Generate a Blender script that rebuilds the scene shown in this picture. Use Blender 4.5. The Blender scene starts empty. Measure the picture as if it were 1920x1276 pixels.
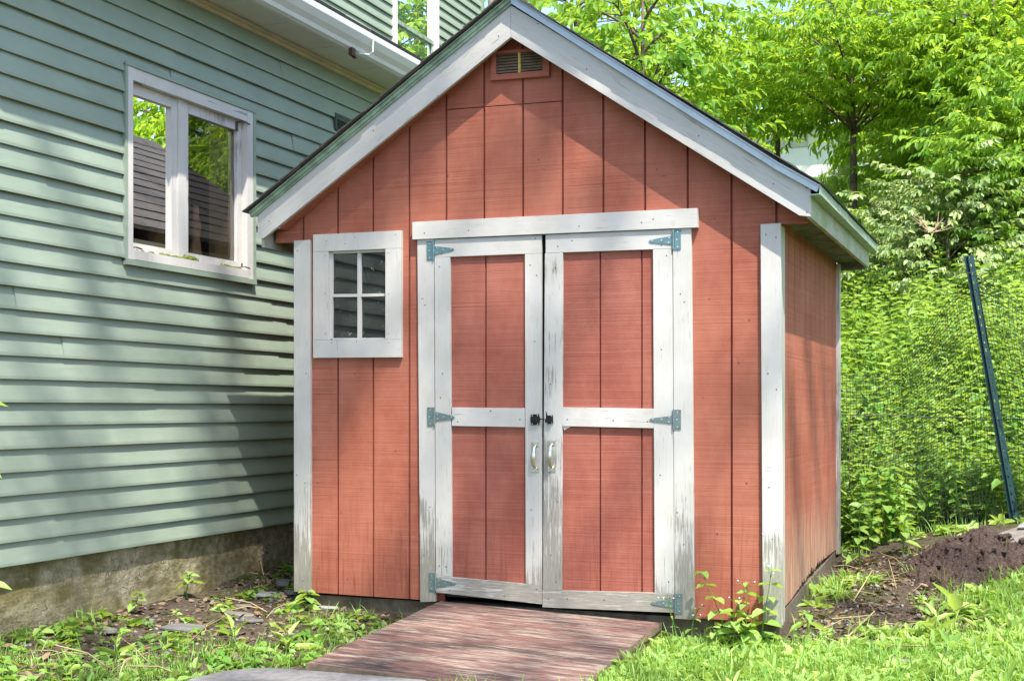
import bpy, bmesh, math, random
import numpy as np
from mathutils import Vector, Matrix, noise
random.seed(7); RNG = np.random.default_rng(7)
C = bpy.context.scene.collection
rad = math.radians
# ------------------------------------------------------------------ camera geometry
F = 2440.0; TH = math.atan(0.4); CT, ST = math.cos(TH), math.sin(TH)
HZ = 766.0; CAM = (3.29992, -5.8526, 1.05)
def ray(x, y):
    r = (x-960.0)/F
    return (r*CT-ST, r*ST+CT, (HZ-y)/F)
def PY(x, y, Y=0.0):
    d = ray(x, y); t = (Y-CAM[1])/d[1]; return Vector((CAM[0]+t*d[0], Y, CAM[2]+t*d[2]))
def PX(x, y, X):
    d = ray(x, y); t = (X-CAM[0])/d[0]; return Vector((X, CAM[1]+t*d[1], CAM[2]+t*d[2]))
def PD(x, y, D):
    d = ray(x, y); return Vector((CAM[0]+D*d[0], CAM[1]+D*d[1], CAM[2]+D*d[2]))
def sms(x, a, b):
    t = np.clip((np.asarray(x, float)-a)/(b-a), 0, 1); return t*t*(3-2*t)
def gz(x, y):
    x = np.asarray(x, float); y = np.asarray(y, float)
    z = 0.02+0.07*np.clip(y, 0, 3)+0.04*sms(-x, .3, .9)
    z = z+0.2*sms(x, 2.0, 3.2)*sms(y, .3, 2.2)
    hill = 0.42*np.clip(y-2.7, 0, 9.5)+0.16*np.clip(y-12.2, 0, 30)
    z = z+hill*np.maximum(sms(x, -2, 1), sms(y, 8, 12))
    z = z-.045*sms(x,.15,.6)*sms(-y,-.25,.05)*(1-.6*sms(x,2.0,2.6))
    b = .010*np.sin(7*x+3*np.sin(2*y))*np.sin(6*y+2*np.sin(3*x))+.005*np.sin(19*x+5*y)*np.sin(17*y-4*x)
    return z+b
def gz1(x, y): return float(gz(x, y))
def G(px, py):
    """the point of the ground seen at a pixel of the photograph"""
    d = ray(px, py); t = 3.0
    for _ in range(4000):
        p = (CAM[0]+t*d[0], CAM[1]+t*d[1], CAM[2]+t*d[2])
        if p[2] <= gz1(p[0], p[1]): break
        t += .02
    return Vector((p[0], p[1], gz1(p[0], p[1])))
# ------------------------------------------------------------------ mesh helpers
class MB:
    def __init__(s): s.V=[]; s.F=[]; s.M=[]
    def add(s, vs, fs, mi=0):
        o = len(s.V); s.V += [tuple(v) for v in vs]
        for f in fs: s.F.append([o+i for i in f]); s.M.append(mi)
    def ext(s, poly, vec, mi=0):
        n = len(poly); v = Vector(vec); p = [Vector(q) for q in poly]
        fs = [list(range(n)), list(range(2*n-1, n-1, -1))]
        for i in range(n):
            j = (i+1) % n; fs.append([i, i+n, j+n, j])
        s.add(p+[q+v for q in p], fs, mi)
    def box(s, a, b, mi=0):
        x0, y0, z0 = a; x1, y1, z1 = b
        s.ext([(x0,y0,z0),(x1,y0,z0),(x1,y0,z1),(x0,y0,z1)], (0,y1-y0,0), mi)
    def tube(s, path, r, n=6, mi=0, cap=True):
        P = [Vector(p) for p in path]; k = len(P)
        R = r if isinstance(r, (list, tuple)) else [r]*k
        vs = []; up = None
        for i in range(k):
            t = (P[min(i+1,k-1)]-P[max(i-1,0)]).normalized()
            if up is None:
                up = Vector((0,0,1)) if abs(t.z) < .9 else Vector((1,0,0))
            a = t.cross(up).normalized(); b = a.cross(t).normalized(); up = b
            for q in range(n):
                w = 2*math.pi*q/n
                vs.append(P[i]+(a*math.cos(w)+b*math.sin(w))*R[i])
        fs = []
        for i in range(k-1):
            for q in range(n):
                q2 = (q+1) % n
                fs.append([i*n+q, i*n+q2, (i+1)*n+q2, (i+1)*n+q])
        if cap: fs += [list(range(n-1,-1,-1)), [(k-1)*n+q for q in range(n)]]
        s.add(vs, fs, mi)
    def disc(s, c, axis, r, h, n=8, mi=0):
        c = Vector(c); ax = Vector(axis).normalized()
        s.tube([c, c+ax*h], r, n, mi)
    def pxb(s, pts, Yf, Yb, mi=0):
        s.ext([PY(x, y, Yf) for x, y in pts], (0, Yb-Yf, 0), mi)
    def build(s, name, mats, parent=None, loc=None, bevel=0, smooth=False):
        if not isinstance(mats, (list, tuple)): mats = [mats]
        if parent is not None:
            L = Vector((0,0,0)); q = parent
            while q is not None: L += q.location; q = q.parent
        else: L = Vector(loc) if loc is not None else Vector((0,0,0))
        me = bpy.data.meshes.new(name)
        me.from_pydata([(v[0]-L.x, v[1]-L.y, v[2]-L.z) for v in s.V], [], s.F)
        me.polygons.foreach_set('material_index', s.M)
        for m in mats: me.materials.append(m)
        bm = bmesh.new(); bm.from_mesh(me); bmesh.ops.recalc_face_normals(bm, faces=bm.faces); bm.to_mesh(me); bm.free()
        if smooth: me.polygons.foreach_set('use_smooth', [True]*len(me.polygons))
        o = bpy.data.objects.new(name, me); C.objects.link(o)
        if parent is not None: o.parent = parent
        elif loc is not None: o.location = L
        if bevel:
            b = o.modifiers.new('bevel', 'BEVEL'); b.width = bevel; b.segments = 2; b.limit_method = 'ANGLE'; b.angle_limit = rad(40)
        return o
def npmesh(name, V, Q, mat, rnd=None, parent=None, loc=None, smooth=False):
    """quads only, numpy arrays"""
    V = np.asarray(V, np.float32); Q = np.asarray(Q, np.int32)
    L = np.array(loc if loc is not None else (0,0,0), np.float32)
    if parent is not None: L = np.array(parent.location, np.float32)
    me = bpy.data.meshes.new(name); n, m = len(V), len(Q)
    me.vertices.add(n); me.vertices.foreach_set('co', (V-L).ravel())
    me.loops.add(m*4); me.loops.foreach_set('vertex_index', Q.ravel())
    me.polygons.add(m); me.polygons.foreach_set('loop_start', np.arange(0, 4*m, 4, dtype=np.int32))
    try: me.polygons.foreach_set('loop_total', np.full(m, 4, np.int32))
    except Exception: pass
    me.update(calc_edges=True)
    if rnd is not None:
        a = me.attributes.new('rnd', 'FLOAT', 'POINT'); a.data.foreach_set('value', np.asarray(rnd, np.float32))
    me.materials.append(mat)
    if smooth: me.polygons.foreach_set('use_smooth', np.ones(m, bool))
    o = bpy.data.objects.new(name, me); C.objects.link(o)
    if parent is not None: o.parent = parent
    elif loc is not None: o.location = Vector(tuple(float(q) for q in L))
    return o
def tag(o, label=None, cat=None, group=None, kind=None):
    if label: o['label'] = label
    if cat: o['category'] = cat
    if group: o['group'] = group
    if kind: o['kind'] = kind
    return o
def thing(name, loc, label, cat, group=None):
    o = bpy.data.objects.new(name, None); C.objects.link(o); o.location = Vector(loc); o.empty_display_size = .1
    return tag(o, label, cat, group)
# ------------------------------------------------------------------ material helpers
class NT:
    def __init__(s, name):
        s.m = bpy.data.materials.new(name); s.m.use_nodes = True
        s.t = s.m.node_tree; s.t.nodes.clear()
        s.out = s.t.nodes.new('ShaderNodeOutputMaterial')
    def n(s, typ, ins=None, **props):
        nd = s.t.nodes.new('ShaderNode'+typ)
        for k, v in props.items(): setattr(nd, k, v)
        for k, v in (ins or {}).items():
            sk = nd.inputs[k]
            if isinstance(v, bpy.types.NodeSocket): s.t.links.new(v, sk)
            elif isinstance(v, bpy.types.Node): s.t.links.new(v.outputs[0], sk)
            else: sk.default_value = v
        return nd
    def obj(s, scale=(1,1,1), rot=(0,0,0), loc=(0,0,0)):
        tc = s.n('TexCoord')
        return s.n('Mapping', {'Vector': tc.outputs['Object'], 'Scale': scale, 'Rotation': rot, 'Location': loc}).outputs[0]
    def noise(s, vec, scale, detail=4, rough=.6, dist=0):
        return s.n('TexNoise', {'Vector': vec, 'Scale': scale, 'Detail': detail, 'Roughness': rough, 'Distortion': dist}).outputs[0]
    def ramp(s, fac, a, b, c0=0.0, c1=1.0):
        r = s.n('MapRange', {'Value': fac, 'From Min': a, 'From Max': b, 'To Min': c0, 'To Max': c1}); r.clamp = True
        return r.outputs[0]
    def math(s, op, a, b=0.0):
        return s.n('Math', {0: a, 1: b}, operation=op).outputs[0]
    def mix(s, f, a, b, blend='MIX'):
        nd = s.n('Mix', data_type='RGBA', blend_type=blend)
        for i, v in ((0, f), (6, a), (7, b)):
            if isinstance(v, bpy.types.NodeSocket): s.t.links.new(v, nd.inputs[i])
            else: nd.inputs[i].default_value = v if i == 0 or len(v) == 4 else (*v, 1)
        return nd.outputs[2]
    def bump(s, h, strength=.3, dist=.01):
        return s.n('Bump', {'Height': h, 'Strength': strength, 'Distance': dist}).outputs[0]
    def bsdf(s, col, rough=.6, normal=None, metal=0.0, spec=.4):
        ins = {'Base Color': col if isinstance(col, bpy.types.NodeSocket) else (*col, 1), 'Roughness': rough, 'Metallic': metal, 'Specular IOR Level': spec}
        if normal is not None: ins['Normal'] = normal
        b = s.n('BsdfPrincipled', ins)
        s.t.links.new(b.outputs[0], s.out.inputs[0]); return b
    def z(s):
        tc = s.n('TexCoord'); return s.n('SeparateXYZ', {0: tc.outputs['Object']}).outputs[2]
def white_wood(name, axis, thr=.62, low=0.0, zlo=0, zhi=.6, rot=(0,0,0), base=(.495,.478,.455), dirt=.12):
    """old white paint over grey timber; grain along axis; thr = how much paint is left; low = extra wear near the ground"""
    t = NT(name)
    sc = {'x': (1.6, 30, 34), 'z': (34, 30, 1.6), 'y': (30, 1.6, 34)}[axis]
    v = t.obj(sc, rot); v2 = t.obj((1,1,1), rot)
    if rot != (0,0,0):
        v = t.n('Mapping', {'Vector': t.obj((1,1,1), rot), 'Scale': sc}).outputs[0]
    g = t.noise(v, 3.2, 6, .65, .3); big = t.noise(v2, 5.0, 3, .55); fine = t.noise(v, 9, 4, .7)
    zz = t.z(); lowf = t.ramp(zz, zlo, zhi, low, 0.0)
    w = t.math('ADD', t.math('MULTIPLY', g, .62), t.math('MULTIPLY', big, .38)); w = t.math('ADD', w, lowf)
    wear = t.ramp(w, thr, thr+.07)
    soft = t.ramp(w, thr-.16, thr+.05)
    wood = t.mix(t.ramp(fine, .3, .7), (.16,.145,.125), (.38,.355,.315))
    paint = t.mix(t.ramp(big, .38, .68, 0, min(1, dirt*4.5)), base, (.36,.34,.305))
    paint = t.mix(t.math('MULTIPLY', soft, .45), paint, (.56,.54,.50))
    col = t.mix(wear, paint, wood)
    crack = t.ramp(t.noise(v, 6.5, 2, .5, .2), .69, .72)
    col = t.mix(t.math('MULTIPLY', crack, .55), col, (.20,.19,.18))
    col = t.mix(t.ramp(zz, .05, .38, .30*min(1, low*4), 0), col, (.20,.20,.12))
    h = t.math('SUBTRACT', t.math('MULTIPLY', g, .35), t.math('MULTIPLY', t.math('ADD', wear, crack), .5))
    t.bsdf(col, .62, t.bump(h, .35, .004)); return t.m
def red_siding(name, line='x', light=0.0, rot=False):
    t = NT(name)
    sc = {'x': (1.2, 1.2, 190), 'y': (1.2, 1.2, 190)}[line]
    ro = (rad(8),0,0) if rot else (0,0,0)
    v = t.obj(sc, ro); saw = t.noise(v, 1.0, 5, .7, .0)
    saw2 = t.noise(t.obj((1.2,1.2,430), ro), 1.0, 2, .5)
    blot = t.noise(t.obj((1,1,.55)), 4.2, 5, .68); vg = t.noise(t.obj((26,26,1.5)), 2.5, 4, .6, .6)
    col = t.mix(t.ramp(blot, .3, .72), (.262+light,.073+light*.4,.043), (.385+light,.136+light*.4,.088))
    col = t.mix(t.ramp(saw, .5, .8, 0, .4), col, (.47,.19,.12))
    col = t.mix(t.ramp(saw2, .44, .33, 0, .6), col, (.19,.045,.028))
    col = t.mix(t.ramp(saw2, .64, .72, 0, .3), col, (.56,.31,.23))
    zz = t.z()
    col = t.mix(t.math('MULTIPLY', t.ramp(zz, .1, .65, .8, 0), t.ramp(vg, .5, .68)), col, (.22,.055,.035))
    if rot:   # the side wall's foot has lost its paint and splintered
        raw = t.mix(t.ramp(vg, .35, .65), (.20,.11,.07), (.46,.27,.18))
        n = t.math('ADD', t.math('MULTIPLY', vg, .6), t.ramp(zz, .15, .75, .5, 0))
        col = t.mix(t.ramp(n, .5, .75), col, raw)
    h = t.math('ADD', t.math('MULTIPLY', saw, .6), t.math('MULTIPLY', saw2, .5))
    t.bsdf(col, .72, t.bump(h, .45, .004), spec=.25); return t.m
def simple(name, col, rough=.5, metal=0, nscale=0, var=.25, bump=0, spec=.4):
    t = NT(name)
    if nscale:
        nz = t.noise(t.obj(), nscale, 5, .62)
        c = t.mix(t.ramp(nz, .3, .7), tuple(q*(1-var) for q in col), tuple(min(1, q*(1+var)) for q in col))
        t.bsdf(c, rough, t.bump(nz, bump, .01) if bump else None, metal, spec)
    else: t.bsdf(col, rough, None, metal, spec)
    return t.m
def leafmat(name, dark, light, trans=.45, rough=.45, vary=(0.0, 1.0)):
    t = NT(name)
    a = t.n('Attribute', attribute_name='rnd').outputs['Fac']
    col = t.mix(t.ramp(a, *vary), dark, light)
    p = t.n('BsdfPrincipled', {'Base Color': col, 'Roughness': rough, 'Specular IOR Level': .35})
    tc = t.mix(.5, col, (.50,.62,.03), 'MIX')
    tr = t.n('BsdfTranslucent', {'Color': tc})
    mx = t.n('MixShader', {0: trans, 1: p.outputs[0], 2: tr.outputs[0]})
    t.t.links.new(mx.outputs[0], t.out.inputs[0]); return t.m
def glass(name, tint=(1,1,1), dust=0.0, boost=1.0, dscale=60):
    t = NT(name)
    fr = t.math('MINIMUM', t.math('MULTIPLY', t.n('Fresnel', {'IOR': 1.5}).outputs[0], boost), .95)
    tr = t.n('BsdfTransparent', {'Color': (*tint, 1)}); gl = t.n('BsdfGlossy', {'Color': (1,1,1,1), 'Roughness': .0})
    mx = t.n('MixShader', {0: fr, 1: tr.outputs[0], 2: gl.outputs[0]}).outputs[0]
    if dust:
        d = t.noise(t.obj(), dscale, 3, .6); d2 = t.noise(t.obj(), 4, 3, .5)
        f = t.math('MULTIPLY', t.math('ADD', t.ramp(d, .66, .72, 0, .8), t.ramp(d2, .4, .8, .02, .10)), dust)
        df = t.n('BsdfDiffuse', {'Color': (.6,.6,.58,1)})
        mx = t.n('MixShader', {0: f, 1: mx, 2: df.outputs[0]}).outputs[0]
    t.t.links.new(mx, t.out.inputs[0]); return t.m
M = {}
M['wv'] = white_wood('white_wood_upright', 'z', .625, .16, .1, .75)
M['wv_corner'] = white_wood('white_wood_corner', 'z', .63, .26, .1, .8)
M['wv_worn'] = white_wood('white_wood_upright_worn', 'z', .54, .20, .1, 1.0)
M['wv_green'] = white_wood('white_wood_grass_cast', 'z', .62, .2, .1, .8, base=(.36,.39,.26), dirt=.5)  # green and extra dirt imitate shade and light reflected off the grass
M['wh'] = white_wood('white_wood_level', 'x', .645, 0)
M['wh_mid'] = white_wood('white_wood_rail', 'x', .625, 0, dirt=.3)
M['wh_worn'] = white_wood('white_wood_bottom_rail', 'x', .52, .12, .1, .3, base=(.47,.45,.42))
M['rakeL'] = white_wood('white_rake_left', 'x', .60, 0, rot=(0, rad(34.5), 0), base=(.47,.457,.44))
M['rakeR'] = white_wood('white_rake_right', 'x', .60, 0, rot=(0, rad(-34.5), 0), base=(.44,.432,.415))
M['fascia'] = white_wood('fascia_algae_shade', 'y', .60, 0, base=(.25,.28,.15), dirt=.5)  # algae stain, its olive darkened further to stand in for tree shade
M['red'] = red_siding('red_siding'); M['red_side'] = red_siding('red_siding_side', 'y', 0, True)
M['red_door'] = red_siding('red_door_panel', 'x', -.03)
M['gap'] = simple('dark_vent_screen', (.05,.03,.02), .9, 0, 20)  # plain dark brown, used for the vent screen
M['backing'] = simple('groove_red', (.20,.040,.026), .8, 0, 12)
M['skid'] = simple('grey_timber', (.11,.088,.058), .85, 0, 18, .4, .4)
M['nail'] = simple('rusty_nail', (.10,.075,.06), .6, .4)
M['knot'] = simple('knot_ring', (.48,.45,.42), .8)
M['galv'] = simple('galvanised_hinge', (.12,.21,.23), .45, .35, 40, .2)
M['ventdark'] = simple('weathered_vent', (.05,.065,.055), .6, .2, 20, .4)
M['galv2'] = simple('grey_hinge', (.15,.20,.20), .5, .35, 40, .2)
M['screw'] = simple('bright_screw', (.62,.64,.63), .35, .9)
M['zinc'] = simple('zinc_handle', (.58,.58,.50), .3, .9, 25, .25)
M['iron'] = simple('black_iron', (.012,.012,.014), .45, .3)
M['drip'] = simple('aluminium_drip', (.40,.45,.49), .42, .5, 9, .12)
M['drip_pale'] = simple('pale_drip', (.33,.40,.31), .5, .2, 14, .25)
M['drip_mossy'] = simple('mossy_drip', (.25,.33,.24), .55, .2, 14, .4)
M['ventmetal'] = simple('vent_louvre', (.24,.18,.115), .6, .3, 30, .3)
M['ventyellow'] = simple('vent_bar', (.42,.32,.07), .7, 0, 50, .5)
M['darkin'] = simple('dark_interior', (.035,.033,.03), .9, 0, 4)
M['soffit_old'] = simple('old_soffit', (.13,.13,.11), .9, 0, 9, .6, .3)
M['white_alu'] = simple('white_aluminium', (.60,.59,.57), .45, 0, 3, .06)
M['cream'] = simple('cream_soffit', (.56,.53,.46), .6, 0, 3, .08)
M['frieze'] = simple('cream_frieze', (.54,.46,.33), .65, 0, 5, .1)
M['brown'] = simple('brown_clip', (.05,.03,.02), .6)
M['jamb'] = simple('yellowed_jamb', (.55,.45,.26), .6, 0, 4, .1)
M['room'] = simple('room_wall', (.40,.36,.30), .9, 0, 3, .2)
M['glass'] = glass('house_glass', (1,1,1), .06, 2.6)
M['glass_up'] = glass('upper_glass', (.5,.55,.5), 0, 14)
M['glass_shed'] = glass('shed_glass', (.7,.72,.75), .42, 2.2, 55)
M['moss'] = simple('moss', (.10,.115,.018), .95, 0, 60, .6, .8)
M['net'] = simple('black_netting', (.018,.028,.024), .6)
M['post'] = simple('green_enamel_post', (.010,.040,.046), .5, .1, 20, .3)
M['slate'] = simple('slate', (.12,.12,.115), .75, 0, 14, .3, .4)
M['grey_board'] = simple('grey_board', (.15,.145,.145), .8, 0, 26, .3, .3)
M['slate2'] = simple('slate_warm', (.15,.135,.115), .8, 0, 14, .35, .4)
M['stone'] = simple('field_stone', (.15,.145,.13), .85, 0, 18, .35, .5)
M['cobble'] = simple('white_stone', (.30,.30,.29), .8, 0, 12, .2)
M['bark'] = simple('bark', (.11,.085,.06), .9, 0, 16, .5, .8)
M['bark_pale'] = simple('pale_bark', (.30,.27,.23), .9, 0, 12, .4, .6)
M['twig'] = simple('dry_twig', (.33,.22,.15), .85)
M['straw'] = simple('straw', (.30,.245,.13), .85)
M['flower'] = simple('white_petal', (.75,.73,.75), .6)
def shingles():
    t = NT('asphalt_shingle'); g = t.noise(t.obj(), 160, 2, .7); b = t.noise(t.obj((3,3,3)), 2, 3)
    c = t.mix(t.ramp(g, .3, .7), (.035,.033,.034), (.13,.12,.118)); c = t.mix(t.ramp(b, .4, .7, 0, .4), c, (.10,.085,.075))
    t.bsdf(c, .92, t.bump(g, .6, .004), spec=.2); return t.m
M['shingle'] = shingles()
def green_siding():
    t = NT('green_aluminium_siding')
    n1 = t.noise(t.obj((1,1,1)), 2.2, 4, .6); n2 = t.noise(t.obj((14,3,60)), 1.4, 3, .6); sp = t.noise(t.obj(), 55, 2, .5)
    c = t.mix(t.ramp(n1, .3, .72), (.198,.246,.192), (.248,.30,.24))
    c = t.mix(t.ramp(n2, .55, .8, 0, .25), c, (.15,.19,.14))
    c = t.mix(t.ramp(sp, .76, .80, 0, .6), c, (.10,.12,.09))
    wav = t.noise(t.obj((1,2,9)), 2.0, 2, .5)
    t.bsdf(c, .48, t.bump(wav, .12, .02), spec=.35); return t.m
M['green'] = green_siding()
def foundation():
    t = NT('stucco_foundation'); v = t.obj()
    a = t.noise(v, 3.2, 5, .65); b = t.noise(v, 26, 4, .7); st = t.noise(t.obj((1,6,14), (rad(-32),0,0)), 3, 4, .6)
    c = t.mix(t.ramp(a, .40, .60), (.135,.115,.045), (.34,.305,.205)); c = t.mix(t.ramp(b, .35, .62, .6, 0), c, (.085,.072,.032))
    c = t.mix(t.ramp(st, .6, .8, 0, .5), c, (.45,.42,.33))
    cr = t.n('TexVoronoi', {'Vector': t.n('Mapping', {'Vector': v, 'Location': t.n('TexNoise', {'Vector': v, 'Scale': 7.0}).outputs[1]}).outputs[0], 'Scale': 2.3}, feature='DISTANCE_TO_EDGE').outputs[0]
    cf = t.math('MULTIPLY', t.ramp(cr, .012, .0), t.ramp(a, .5, .6)); c = t.mix(cf, c, (.03,.025,.015))
    h = t.math('SUBTRACT', t.math('ADD', t.math('MULTIPLY', b, .5), t.math('MULTIPLY', st, .5)), cf)
    t.bsdf(c, .9, t.bump(h, .7, .015), spec=.2); return t.m
M['found'] = foundation()
def ramp_wood():
    t = NT('weathered_red_ramp')
    s1 = t.noise(t.obj((1.6,22,22)), 2.2, 8, .74, .4); s2 = t.noise(t.obj((.9,11,11), loc=(3,5,1)), 2.0, 8, .72, .4); s3 = t.noise(t.obj((3,60,60)), 2.0, 4, .7)
    b = t.noise(t.obj(), 2.2, 3, .5)
    ff = t.noise(t.obj((5,150,150)), 2.0, 3, .7)
    mixn = lambda a, wa, wb, wf: t.math('ADD', t.math('ADD', t.math('MULTIPLY', a, wa), t.math('MULTIPLY', b, wb)), t.math('ADD', t.math('MULTIPLY', s3, wf), t.math('MULTIPLY', ff, wf)))
    c = t.mix(t.ramp(s3, .35, .65), (.105,.052,.044), (.18,.092,.077))
    c = t.mix(t.ramp(mixn(s1, .55, .15, .15), .495, .545, 0, .9), c, t.mix(t.ramp(ff, .35, .65), (.17,.135,.108), (.32,.27,.225)))
    c = t.mix(t.ramp(mixn(s2, .55, .15, .15), .50, .455, 0, .92), c, t.mix(t.ramp(ff, .35, .65), (.022,.017,.017), (.095,.07,.062)))
    t.bsdf(c, .8, t.bump(t.math('ADD', s3, s1), .5, .006), spec=.25); return t.m
M['ramp'] = ramp_wood()
M['ramp_edge'] = simple('ramp_edge', (.17,.13,.085), .85, 0, 22, .4, .4)
def soil():
    t = NT('soil'); v = t.obj()
    a = t.noise(v, 1.7, 5, .65); b = t.noise(v, 22, 5, .7); d = t.noise(v, 90, 3, .7)
    c = t.mix(t.ramp(b, .3, .7), (.045,.033,.025), (.115,.088,.068)); c = t.mix(t.ramp(d, .62, .72, 0, .7), c, (.26,.22,.17))
    c = t.mix(t.ramp(a, .44, .58, 0, .8), c, t.mix(t.ramp(b, .4, .65), (.04,.055,.014), (.085,.10,.03)))
    yy = t.n('SeparateXYZ', {0: t.n('TexCoord').outputs['Object']}).outputs[1]   # the bank behind the shed is overgrown with moss and sprouting grass
    c = t.mix(t.ramp(t.math('ADD', yy, t.math('MULTIPLY', a, .8)), 2.75, 3.1), c, t.mix(t.ramp(b, .35, .65), (.07,.14,.02), (.17,.27,.05)))
    t.bsdf(c, .95, t.bump(t.math('ADD', b, d), .9, .02), spec=.15); return t.m
M['soil'] = soil()
def mound_mat():
    t = NT('dug_earth'); v = t.obj(); b = t.noise(v, 42, 6, .8); d = t.noise(v, 150, 3, .7)
    c = t.mix(t.ramp(b, .3, .7), (.04,.026,.021), (.17,.12,.10)); c = t.mix(t.ramp(d, .6, .75, 0, .6), c, (.25,.18,.15))
    t.bsdf(c, .95, t.bump(t.math('ADD', b, d), 1.0, .02), spec=.15); return t.m
M['earth'] = mound_mat()
M['leaf_a'] = leafmat('leaf_bright', (.10,.28,.02), (.42,.60,.05), .6)
M['leaf_b'] = leafmat('leaf_mid', (.07,.20,.022), (.28,.48,.055), .58)
M['leaf_e'] = leafmat('leaf_fresh', (.09,.26,.03), (.36,.56,.07), .58)
M['leaf_c'] = leafmat('leaf_pale', (.16,.27,.08), (.42,.50,.22), .35)
M['leaf_d'] = leafmat('leaf_dark', (.03,.075,.03), (.08,.15,.05), .3)
M['weed'] = leafmat('weed_leaf', (.11,.28,.04), (.42,.58,.17), .48)
M['grassm'] = leafmat('grass_blade', (.10,.26,.035), (.33,.51,.11), .4)
M['litter'] = leafmat('dead_leaf', (.045,.028,.018), (.24,.165,.105), .1, .8)
M['gravelm'] = leafmat('grit', (.05,.046,.042), (.25,.245,.23), 0, .8)
SUN_E, SKY_E, EXPO = 3.9, .15, 1.5
# ================================================================== GREEN HOUSE
XH = -0.85
house = thing('house', (XH, .5, .1), 'two-storey house in pale green lap siding with white gutters and a stucco foundation', 'house')
def lap_siding(mb, X, z0, n, y0, y1, hole=None, seams=True, e=.1016):
    for k in range(n):
        za = z0+k*e
        spans = [(y0, y1)]
        if hole and hole[2] <= za+.01 and za+e <= hole[3]+.012: spans = [(y0, hole[0]), (hole[1], y1)]
        for a, b in spans:
            cuts = [a]
            if seams:
                q = a+random.uniform(.3, 3.2)
                while q < b-.3: cuts.append(q); q += random.uniform(1.6, 3.6)
            cuts.append(b)
            for i in range(len(cuts)-1):
                ya, yb = cuts[i]-(.012 if i else 0), cuts[i+1]
                pr = .0028*(i % 2)
                m = max(2, int((yb-ya)/.16)); vs = []; fs = []
                for j in range(m+1):
                    y = ya+(yb-ya)*j/m
                    w = .0022*noise.noise(Vector((y*1.7, k*3.1, X)))+.0022*noise.noise(Vector((y*5, k*7.7, X)))
                    dz = .0022*noise.noise(Vector((y*1.3, k*5.3, X+9)))
                    lip = .0205+w
                    for dx, z in ((-.016, za+.010), (lip-.002, za+.001+dz), (lip, za+.003+dz), (lip-.0005, za+.016+dz), (-.001+w*.6+pr, za+e+.012)):
                        vs.append((X+dx+pr, y, z))
                for j in range(m):
                    for q in range(4): fs.append([j*5+q, (j+1)*5+q, (j+1)*5+q+1, j*5+q+1])
                mb.add(vs, fs, 0)
WY0, WY1, WZ0, WZ1 = -.62, .483, 1.787, 2.735
b = MB(); lap_siding(b, XH, .365, 29, -4.2, 7.72, (WY0+.02, WY1-.02, WZ0, WZ1))
b.build('siding', M['green'], house)
b = MB()   # wall behind the laps, in pieces round the window
for a in (((-4.2, .37), (WY0+.03, 3.3)), ((WY1-.03, .37), (7.7, 3.3)), ((WY0+.03, .37), (WY1-.03, WZ0+.03)), ((WY0+.03, WZ1-.03), (WY1-.03, 3.3))):
    b.box((XH-.10, a[0][0], a[0][1]), (XH-.004, a[1][0], a[1][1]))
b.build('wall_sheathing', M['room'], house)
b = MB()   # stucco foundation with an uneven face, set back under the siding
ny, nz = 110, 12; vs = []; fs = []
for i in range(ny+1):
    y = -4.2+11.9*i/ny
    for j in range(nz+1):
        z = -.3+.70*j/nz
        vs.append((XH-.022+.016*noise.noise(Vector((y*2.3, z*4, 1)))+.010*noise.noise(Vector((y*8, z*9, 4)))+.03*max(0, .12-z), y, z))
for i in range(ny):
    for j in range(nz): fs.append([i*(nz+1)+j, (i+1)*(nz+1)+j, (i+1)*(nz+1)+j+1, i*(nz+1)+j+1])
b.add(vs, fs); b.build('foundation', M['found'], house, smooth=True)
# --- eave: frieze, soffit with butt seams, fascia, gutter, roof slope
b = MB(); b.box((XH+.004, -4.2, 3.196), (XH+.03, 7.72, 3.232)); b.box((XH+.031, -4.2, 3.215), (XH+.05, 7.72, 3.231)); b.build('frieze', M['frieze'], house, .003)
b = MB(); y = -4.2; i = 0
while y < 7.7:
    b.box((XH+.0, y, 3.234+.0015*(i % 2)), (-.602, min(y+.26, 7.72), 3.246+.0015*(i % 2))); y += .262; i += 1
b.build('soffit', M['cream'], house)
b = MB(); b.box((-.60, -4.2, 3.228), (-.582, 7.72, 3.345)); b.build('fascia', M['cream'], house, .003)
prof = [(-.528,3.175),(-.49,3.168),(-.463,3.178),(-.455,3.20),(-.428,3.225),(-.405,3.262),(-.402,3.296),(-.412,3.3),(-.418,3.294),(-.418,3.27),(-.44,3.235),(-.465,3.21),(-.475,3.19),(-.516,3.185),(-.516,3.30),(-.528,3.30)]
b = MB(); b.ext([(x-.053, -4.2, z+.05) for x, z in prof], (0, 6.3, 0)); b.ext([(x-.057, 2.1, z+.054) for x, z in prof], (0, 5.62, 0))
gut = b.build('gutter', M['white_alu'], house)
b = MB(); b.tube([PX(700, 78, -.452)+Vector((0,0,.006)), PX(699, 98, -.452), PX(692, 103, -.48), PX(672, 100, -.52)], .0045, 6)
b.build('hanger', M['white_alu'], gut)
p = PX(660, 97, -.52); b = MB(); b.box((p.x-.012, p.y-.02, p.z-.025), (p.x+.012, p.y+.022, p.z+.022)); b.box((p.x-.012, p.y+.02, p.z-.03), (p.x+.015, p.y+.05, p.z-.018)); b.build('clip', M['brown'], gut)
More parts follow.
